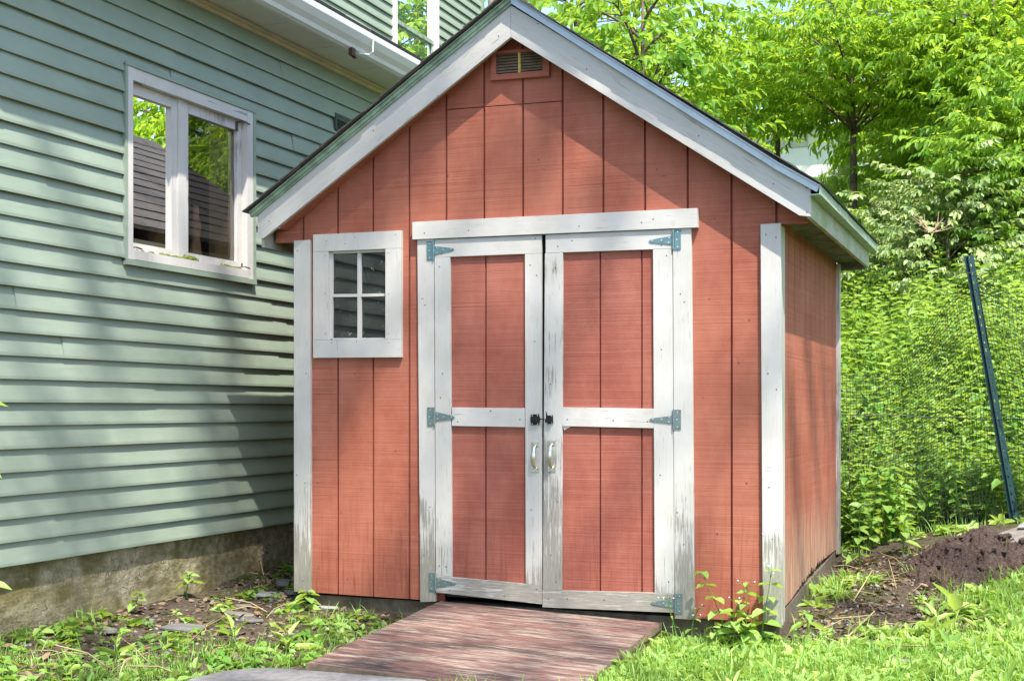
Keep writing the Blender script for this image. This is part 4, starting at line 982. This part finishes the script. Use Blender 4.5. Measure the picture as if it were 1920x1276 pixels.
# litter and grit
P = np.concatenate([zone(2600, -.85, .6, -2.4, .9), zone(2200, 2.25, 3.3, -.1, 1.9)]); P = P[off_ramp(P)]
lt_ = [(lambda q: (q[0]*np.array([1,1,1.])+np.array([0,0,.004]), q[1], np.zeros(6)))(leafT(.035*s, .02*s, .3*f, .1)) for s, f in ((1,1),(.8,-1),(1.3,.5),(.5,1))]
scatter('leaf_litter', lt_, P, RNG.uniform(.5,1.3,len(P)), 'litter', RNG.uniform(0,1,len(P)), .35, sink=-.004)
cube = np.array([[-1,-1,-.5],[1,-.8,-.6],[1.1,1,-.5],[-.9,.9,-.5],[-.6,-.7,.5],[.7,-.5,.6],[.6,.7,.45],[-.7,.5,.55]])*.011
cq = np.array([[3,2,1,0],[4,5,6,7],[0,1,5,4],[1,2,6,5],[2,3,7,6],[3,0,4,7]])
P = np.concatenate([zone(900, -.85, .4, -1.8, .9), zone(700, 2.25, 3.2, -.1, 1.7)]); P = P[off_ramp(P)]
scatter('grit', [(cube*np.array([1,.8,.6]), cq, np.zeros(8)), (cube*np.array([.7,1.2,.5]), cq, np.zeros(8))], P, RNG.uniform(.3,1.3,len(P))**1.5, 'gravelm', RNG.uniform(0,1,len(P)), .5, sink=0)
sv, sq_, sr = tubeq([[0,0,0],[.05,.004,.008],[.11,-.004,.002]], .0018, .0012)
P = np.concatenate([zone(90, -.85, .5, -2.2, .8), zone(110, 2.26, 3.2, -.15, 1.6)]); P = P[off_ramp(P)]
scatter('straw', [(sv,sq_,sr),(sv*np.array([1.6,1,2]),sq_,sr)], P, RNG.uniform(.5,1.5,len(P)), 'straw', np.zeros(len(P)), .3, sink=-.006)
# ================================================================== SINGLE PLANTS
def weed(px, py, h, n, leaf, w, label, seed, lean=(0,0), flowers=False, opp=True, base=None, start=.2, upleaf=.25, mat='weed', name='weed_plant', rn=.55):
    p = base if base is not None else G(px, py); g = np.random.default_rng(seed); p = Vector((p[0], p[1], gz1(p[0], p[1])-.01)) if base is None else Vector(base)
    root = thing(name, p, label, 'plant'); P = [Vector((p.x+lean[0]*t*t*h+.012*math.sin(4*t+seed), p.y+lean[1]*t*t*h, p.z+h*t)) for t in (0,.25,.5,.75,1)]
    s = MB(); s.tube(P, [.0035,.003,.0026,.002,.0013], 5)
    if flowers:
        for i in range(4):
            q = P[-1]+Vector((g.normal(0,.02), g.normal(0,.015), g.uniform(-.03,.02))); s.tube([P[3].lerp(P[4],.6), q], .0009, 4); blob(s, q, .0035, 1, .2, i, mi=1)
    s.build('stem', [M['weed'], M['flower']], root); ps = []
    for i in range(n):
        t = start+(1-start)*i/max(1, n-1); a = t*4; k = min(int(a), 3); q = P[k].lerp(P[k+1], a-k)
        for sd_ in ((0, math.pi) if opp else (0,)):
            az = i*(1.57 if opp else 2.4)+sd_+seed+g.normal(0,.2); l = leaf*(1.15-.6*t)*g.uniform(.8,1.2); lv, lq = leafT(l, l*w, .12, g.uniform(.15,.5), (.3,.68)); d_ = np.array([[math.cos(az), math.sin(az), g.uniform(-.15, upleaf)]])
            ps.append(inst(lv, lq, rotm(d_, np.array([g.normal(0,.2)])), np.array([q[:]]), [1.], None, [rn+g.uniform(-.2,.2)]))
    V, Qs, r = cat(ps); npmesh('foliage', V, Qs, M[mat], r, root); return root
Z = lambda x, y: (x, y, gz1(x, y)-.01)
weed(0,0,.36,6,.095,.6,'tallest flowering weed in front of the red boards beside the right door jamb',1,(-.25,0),True,base=Z(2.02,-.10))
weed(0,0,.24,5,.09,.6,'shorter leaning weed between the two tallest ones by the red boards',2,(.1,0),True,base=Z(2.07,-.12))
weed(0,0,.31,6,.095,.6,'slim flowering weed just left of the right white corner board',3,(-.06,0),True,base=Z(2.13,-.08))
weed(0,0,.37,6,.10,.62,'flowering weed leaning across the foot of the right white corner board',4,(.05,0),True,base=Z(2.2,-.10))
weed(0,0,.16,6,.095,.66,'bushy broad-leaved weed at the foot of the right corner board',5,(0,0),base=Z(2.12,-.14))
weed(0,0,.12,5,.08,.66,'low broad-leaved weed under the hanging edge of the red boards',6,(0,0),base=Z(1.98,-.13))
weed(0,0,.20,3,.11,.45,'weed with long pale leaves growing against the shed side wall',7,(.12,0),base=Z(2.36,.02),start=.6)
weed(0,0,.24,5,.03,.4,'wispy flowering weed at the upper right corner of the ramp',8,(-.15,0),True,base=Z(1.80,-.10))
weed(0,0,.18,4,.05,.5,'thin weed with tiny pale flowers under the right door jamb',9,(.1,0),True,base=Z(1.87,-.06))
weed(0,0,.15,4,.09,.75,'seedling with round leaves against the foundation',10,(0,0),base=Z(-.80,-.16),start=.6)
weed(0,0,.12,4,.075,.75,'smaller round-leaved seedling left of the other one at the foundation',11,(0,0),base=Z(-.78,-.62),start=.5)
weed(0,0,.10,6,.12,.24,'young plant with long upright leaves in the middle of the bare soil',12,(0,0),opp=False,base=Z(.05,-1.02),start=.1,upleaf=1.8,rn=.85)
weed(0,0,.10,6,.13,.24,'pale upright-leaved plant nearest the ramp foot on the left',13,(0,0),opp=False,base=Z(.30,-.98),start=.1,upleaf=1.8,rn=.9)
weed(0,0,.10,6,.11,.26,'pale upright-leaved plant at the bottom edge left of centre',14,(0,0),opp=False,base=Z(-.18,-1.5),start=.1,upleaf=1.6,rn=.85)
weed(0,0,.12,6,.17,.34,'large dandelion plant in the sunny grass in front of the earth mound',15,(0,0),opp=False,base=Z(2.98,.52),start=.1,upleaf=1.9,rn=.8)
weed(0,0,.11,6,.15,.32,'dandelion plant in the grass below the large one',16,(0,0),opp=False,base=Z(2.90,.16),start=.1,upleaf=1.6,rn=.7)
weed(0,0,.11,6,.12,.5,'leafy dock plant beside the left skid of the shed',17,(0,0),base=Z(-.12,-.12),start=.2)
weed(0,0,.5,9,.09,.5,'weed leaning out beside the back corner of the shed',18,(.1,0),base=Z(2.42,1.95))
weed(0,0,.42,8,.085,.5,'weed with pale drooping leaves left of the earth mound',19,(.05,-.05),base=Z(2.62,1.75))
weed(0,0,.36,7,.09,.6,'dark green weed at the shed side wall near the back corner',20,(.1,0),base=Z(2.40,1.55))
p = PD(-22, 740, 4.7); q = PD(-28, 1240, 4.7)
weed(0,0,p.z-q.z+.22,14,.10,.42,'young sapling poking in at the left edge of the picture',21,(.015,0),opp=False,base=(q.x,q.y,q.z),start=.1,name='sapling',rn=.8)
# ================================================================== EARTH, STONES, SLATES
b = MB(); n_ = 90; vs = []; fs = []
for i in range(n_+1):
    for j_ in range(n_+1):
        u, v = -1.25+2.5*i/n_, -1.25+2.5*j_/n_; x, y = MOUND[0]+u*.31+v*.05, MOUND[1]+v*.35
        q = Vector((u, v, 0)); rr = math.hypot(u, v)+.22*noise.noise(q*1.6+Vector((4,2,0)))+.10*noise.noise(q*4)
        h = max(0, 1-rr*rr)**.8*.125 if rr < 1 else 0
        e_ = 1 if rr < 1 else max(0, 1-(rr-1)*5)
        h += e_*(.055*noise.noise(q*3.3)+.045*abs(noise.noise(q*7))+.030*noise.noise(q*15)+.022*abs(noise.noise(q*31)))-.03*(1-e_)-.006
        vs.append((x, y, gz1(x, y)+h))
for i in range(n_):
    for j_ in range(n_): fs.append([i*(n_+1)+j_, (i+1)*(n_+1)+j_, (i+1)*(n_+1)+j_+1, i*(n_+1)+j_+1])
b.add(vs, fs)
for i in range(420):
    k_ = random.randrange(len(vs)); x, y, z = vs[k_]
    if math.hypot((x-MOUND[0])/.31, (y-MOUND[1])/.35) > random.uniform(.8, 1.2): continue
    blob(b, (x, y, z+.003), random.choice([.006,.009,.013,.022])*random.uniform(.7,1.3), 1, .7, i, (1,1,.8))
tag(b.build('dirt_mound', M['earth'], None, (MOUND[0], MOUND[1], .12)), 'mound of dark freshly dug earth beside the shed in front of the netting', 'dirt mound')
def flat(name, c, pts, th, mat, label, cg, rot=0, tilt=(0,0), grp=None):
    b = MB(); m = Matrix.Rotation(rot, 3, 'Z'); P = []
    for x, y in pts:
        v = m @ Vector((x, y, 0)); P.append(Vector((c[0]+v.x, c[1]+v.y, c[2]+v.x*tilt[0]+v.y*tilt[1])))
    b.ext(P, (0,0,th)); o = b.build(name, M[mat], None, c, min(.003, th*.3)); return tag(o, label, cg, grp)
def irregular(rx, ry, n, seed):
    g = random.Random(seed); return [(rx*math.cos(6.283*i/n)*g.uniform(.78,1.1), ry*math.sin(6.283*i/n)*g.uniform(.78,1.1)) for i in range(n)]
for (px, py, rx, ry, th, mat, seed, label) in (
  (345,1182,.115,.07,.012,'slate',1,'largest flat grey slate lying on the bare soil left of the ramp'),
  (205,1188,.035,.03,.02,'stone',2,'small rounded grey stone below the foundation seedlings'),
  (280,1170,.03,.022,.02,'stone',3,'pale pebble left of the large slate'),
  (450,1158,.09,.035,.02,'slate2',4,'long brownish stone behind the large slate'),
  (470,1168,.07,.03,.012,'slate',5,'thin dark slate right of the large slate'),
  (455,1140,.05,.03,.015,'slate2',6,'flat stone in the rubble near the house corner'),
  (530,1098,.05,.035,.03,'stone',7,'rounded stone in the shade beside the left corner board'),
  (545,1115,.04,.03,.025,'stone',8,'stone touching the foot of the left corner board'),
  (500,1118,.06,.07,.012,'cobble',9,'broken white tile lying in the rubble by the shed corner'),
  (1690,1245,.06,.05,.02,'slate2',11,'dark flat stone half buried in the grass at lower right')):
    c = G(px, py); flat('stone', (c.x, c.y, c.z+.004), irregular(rx, ry, 9, seed), th, mat, label, 'stone', random.uniform(0,.5), (random.uniform(-.08,.08), random.uniform(-.05,.1)))
c = G(622, 1148); flat('stone', (-.06,.0,.005), irregular(.07,.04,8,21), .03, 'cobble', 'white block under the left skid of the shed', 'stone')
S0 = PD(1885, 1000, 7.0)
flat('slate', S0+Vector((.10,.06,-.01)), [(-.24,-.10),(.02,-.12),(.3,-.05),(.34,.16),(.05,.2),(-.12,.08)], .008, 'slate2', 'topmost brown slate sheet resting on the earth mound', 'slate', .1, (.14,.22))
flat('slate', S0+Vector((.12,-.12,-.075)), [(-.2,-.10),(.1,-.14),(.3,-.08),(.3,.2),(0,.22),(-.18,.1)], .009, 'slate', 'dark slate sheet under the topmost one beside the mound', 'slate', .3, (.05,.12))
flat('slate', S0+Vector((.16,-.26,-.12)), [(-.2,-.08),(.1,-.12),(.3,-.1),(.3,.16),(0,.18),(-.14,.08)], .010, 'slate', 'lowest blue-grey slate sheet at the right edge of the picture', 'slate', -.1, (.1,.02))
b = MB(); c = S0+Vector((.09,.10,.045)); b.ext([c+Vector((-.03,.03,-.02)), c+Vector((.03,.02,-.018)), c+Vector((.05,.07,-.005)), c+Vector((.01,.05,.012)), c+Vector((-.02,.07,-.01))], (0,0,.004)); tag(b.build('plastic_scrap', M['cobble'], None, c), 'crumpled white scrap lying on the topmost slate', 'scrap')
b = MB(); c0 = PD(1872, 1016, 7.15); b.tube([PD(1850,1022,7.1), PD(1885,1003,7.15), PD(1903,990,7.2), PD(1925,1002,7.2)], .004, 5); M['orange'] = simple('orange_wire', (.40,.14,.06), .6)
tag(b.build('orange_wire', M['orange'], None, c0), 'bent orange-brown stalk lying across the slates', 'stalk')
b = MB(); c0 = G(1625, 1105)
for (x0_, y0_, x1_, y1_) in ((1600,1130,1636,1087),(1578,1112,1605,1150),(1560,1165,1640,1172),(1590,1200,1640,1165)):
    A, B = G(x0_, y0_), G(x1_, y1_); b.tube([A+Vector((0,0,.012)), A.lerp(B,.5)+Vector((0,0,.03)), B+Vector((0,0,.05))], [.004,.0035,.002], 5)
tag(b.build('dry_stalk', M['straw'], None, c0), 'bundle of dry yellow stalks lying on the soil beside the shed side wall', 'stalks')
# ================================================================== FENCE POST, NETTING
PB, PT = PD(1905, 985, 7.6), PD(1815, 470, 7.6); ax = (PT-PB).normalized(); PB = PB-ax*.25
post = MB(); Lp = (PT-PB).length; side = Vector((CT, ST, 0)); side = (side-ax*side.dot(ax)).normalized(); nrm = side.cross(ax).normalized()
if nrm.y > 0: nrm = -nrm
def pbox(mb, u0, u1, s0, s1, n0, n1):
    P = [PB+side*u+ax*s for u, s in ((u0,s0),(u1,s0),(u1,s1),(u0,s1))]; mb.ext([p+nrm*n0 for p in P], nrm*(n1-n0))
pit = .05; k = int(Lp/pit)
for i in range(k):
    s = i*pit; pbox(post, -.008, .008, s, s+pit*.62, .010, .013); pbox(post, -.008, -.004, s+pit*.62, s+pit, .010, .013); pbox(post, .004, .008, s+pit*.62, s+pit, .010, .013)
for sg in (-1, 1):
    a_, c_ = sorted((sg*.008, sg*.012)); pbox(post, a_, c_, 0, k*pit, -.004, .013); a_, c_ = sorted((sg*.0121, sg*.028)); pbox(post, a_, c_, 0, k*pit, -.006, -.003)
pbox(post, -.05, .05, .12, .30, -.012, -.0062)
tag(post.build('fence_post', M['post'], None, PB), 'leaning dark green metal fence post with a row of holes behind the shed', 'fence post')
w = MB(); c = PT-ax*.13; w.tube([c+nrm*.02-side*.03, c+nrm*.025+side*.03, c+side*.1-ax*.03, c+side*.16-ax*.10, c+side*.10-ax*.09, c+side*.03-ax*.02, c-side*.03-ax*.01, c-side*.035+ax*.01], .0016, 5)
tag(w.build('wire_tie', M['iron'], None, c), 'loop of black wire twisted round the top of the fence post', 'wire')
def netp(s, t):
    """netting: s metres along the run (post at 1.55), t = 0 foot .. 1 top edge"""
    x = 1.72+s; y = 2.42-.10*max(0, s-.2)+.05*math.sin(s*2.2)+.025*math.sin(5*s+3*t)
    zb = gz1(x, y)-.02; sp_ = s-1.42
    top = 1.16+.36*math.exp(-(sp_/.30)**2)-.10*math.sin(s*1.7)+.03*math.sin(7*s)
    wx = .010*math.sin(9*t+2*s)+.012*math.sin(4*s+5*t)-.13*t*math.exp(-(sp_/.5)**2)
    return (x+wx, y-.06*t+.02*math.sin(6*t+4*s), zb+top*t)
net = MB(); cell = .0205; ns_ = int(3.2/cell); nt = 62; ps = []
for i in range(ns_):
    s = i*cell; ps.append(tubeq([netp(s+.003*math.sin(i*1.7+t*9), t) for t in np.linspace(0, 1, 22)], .0015, .0015))
for j in range(nt+1):
    t = j/nt; ps.append(tubeq([netp(s, t) for s in np.linspace(0, 3.2, 70)], .0015, .0015))
V, Qs, _ = cat(ps); c = (PB.x, 2.2, .35); o = npmesh('netting', V, Qs, M['net'], None, None, c); tag(o, 'fine black plastic garden netting sagging from the fence post behind the shed', 'netting')
b = MB()
pth = []
for s in np.linspace(0, 3.2, 60):
    q = Vector(netp(float(s), .62)); pth.append(Vector((q.x, q.y-.012, 1.0+.012*math.sin(s*3)+.004*math.sin(s*17))))
b.tube(pth, .003, 5); tag(b.build('cord', M['net'], None, pth[0]), 'black cord threaded level through the garden netting', 'cord')
# ================================================================== FAR BUILDINGS
def cottage(name, c, w, dp, h, rise, wall, roof, label, rot=0, win=True):
    r = thing(name, c, label, 'building'); m = Matrix.Rotation(rot, 3, 'Z'); c = Vector(c)
    def T(x, y, z): v = m @ Vector((x, y, z)); return c+v
    b = MB()
    for (x0_, x1_, y0_, y1_) in ((-w/2, w/2, -dp/2, -dp/2+.15), (-w/2, w/2, dp/2-.15, dp/2), (-w/2, -w/2+.15, -dp/2+.15, dp/2-.15), (w/2-.15, w/2, -dp/2+.15, dp/2-.15)):
        b.ext([T(x0_,y0_,-1), T(x1_,y0_,-1), T(x1_,y1_,-1), T(x0_,y1_,-1)], (0,0,h+1))
    for sx in (-w/2, w/2-.15): b.ext([T(sx,-dp/2,h), T(sx,dp/2,h), T(sx,0,h+rise)], m @ Vector((.15,0,0)))
    b.build('wall', M[wall], r); b = MB()
    for sg in (-1, 1):
        P = [T(-w/2-.3, sg*(dp/2+.35), h-.12), T(w/2+.3, sg*(dp/2+.35), h-.12), T(w/2+.3, 0, h+rise+.05), T(-w/2-.3, 0, h+rise+.05)]; b.ext(P, (0,0,.1))
    b.build('roof', M[roof], r)
    for i, x in enumerate(np.arange(-w/2+1, w/2-.6, 1.9)):
        if i == 1:
            b = MB(); b.ext([T(x-.45,-dp/2-.03,0), T(x+.45,-dp/2-.03,0), T(x+.45,-dp/2-.03,2), T(x-.45,-dp/2-.03,2)], m @ Vector((0,.028,0))); b.build('door', M['cream'], r); continue
        b = MB(); z0_ = h*.42; fr_ = [(x-.5,x+.5,z0_,z0_+.07),(x-.5,x+.5,z0_+1.03,z0_+1.1),(x-.5,x-.43,z0_+.071,z0_+1.029),(x+.43,x+.5,z0_+.071,z0_+1.029)]
        for (a0,a1,z1_,z2_) in fr_: b.ext([T(a0,-dp/2-.05,z1_), T(a1,-dp/2-.05,z1_), T(a1,-dp/2-.05,z2_), T(a0,-dp/2-.05,z2_)], m @ Vector((0,.048,0)))
        wn = b.build('window', M['white_alu'], r); b = MB(); b.ext([T(x-.43,-dp/2-.02,z0_+.07), T(x+.43,-dp/2-.02,z0_+.07), T(x+.43,-dp/2-.02,z0_+1.03), T(x-.43,-dp/2-.02,z0_+1.03)], m @ Vector((0,.015,0))); b.build('pane', M['darkin'], wn)
M['far_white'] = simple('far_white', (.8,.8,.8), .5); M['far_grey'] = simple('far_grey', (.42,.43,.43), .7, 0, 2, .1)
q = PD(1500, 310, 27); cottage('white_building', (q.x, q.y+3, gz1(q.x, q.y+3)+.25), 7, 6, .5, .8, 'far_white', 'far_white', 'low white building glimpsed through the leaves left of the bare trunk', rad(6))
q = PD(1915, 100, 34); cottage('grey_house', (q.x+1.2, q.y+3, gz1(q.x, q.y)-.2), 8, 7, 4.2, 2.2, 'far_grey', 'shingle', 'pale grey house half hidden by leaves in the upper right corner', rad(12))
# ================================================================== LIGHT, SKY, CAMERA
SUN = Vector((.92, -1.0, 2.4)).normalized(); EL = math.asin(SUN.z); ROT = math.atan2(SUN.x, SUN.y)
sun = bpy.data.lights.new('sun', 'SUN'); sun.energy = SUN_E; sun.angle = rad(.53); sun.color = (1, .94, .84)
so = bpy.data.objects.new('sun', sun); C.objects.link(so); so.location = (8,-8,20); so.rotation_euler = SUN.to_track_quat('Z', 'Y').to_euler()
w = bpy.data.worlds.new('World'); bpy.context.scene.world = w; w.use_nodes = True; t = w.node_tree; t.nodes.clear()
sky = t.nodes.new('ShaderNodeTexSky'); sky.sky_type = 'NISHITA'; sky.sun_disc = False; sky.sun_elevation = EL; sky.sun_rotation = ROT; sky.air_density = 1.0; sky.dust_density = 1.2; sky.ozone_density = 1.0
bg = t.nodes.new('ShaderNodeBackground'); bg.inputs[1].default_value = SKY_E; ou = t.nodes.new('ShaderNodeOutputWorld')
t.links.new(sky.outputs[0], bg.inputs[0]); t.links.new(bg.outputs[0], ou.inputs[0])
cam = bpy.data.cameras.new('camera'); co = bpy.data.objects.new('camera', cam); C.objects.link(co); bpy.context.scene.camera = co
cam.sensor_width = 36; cam.sensor_fit = 'HORIZONTAL'; cam.lens = F/1920*36; cam.shift_y = (HZ-638)/1920; cam.clip_start = .05; cam.clip_end = 600
co.location = CAM; co.rotation_euler = (rad(90), 0, TH)
sc = bpy.context.scene
sc.view_settings.view_transform = 'Standard'; sc.view_settings.look = 'None'; sc.view_settings.gamma = 1; sc.view_settings.exposure = EXPO
sc.render.resolution_x = 1024; sc.render.resolution_y = 680
sc.cycles.max_bounces = 8; sc.cycles.transparent_max_bounces = 16; sc.cycles.use_denoising = True; sc.cycles.sample_clamp_indirect = 6
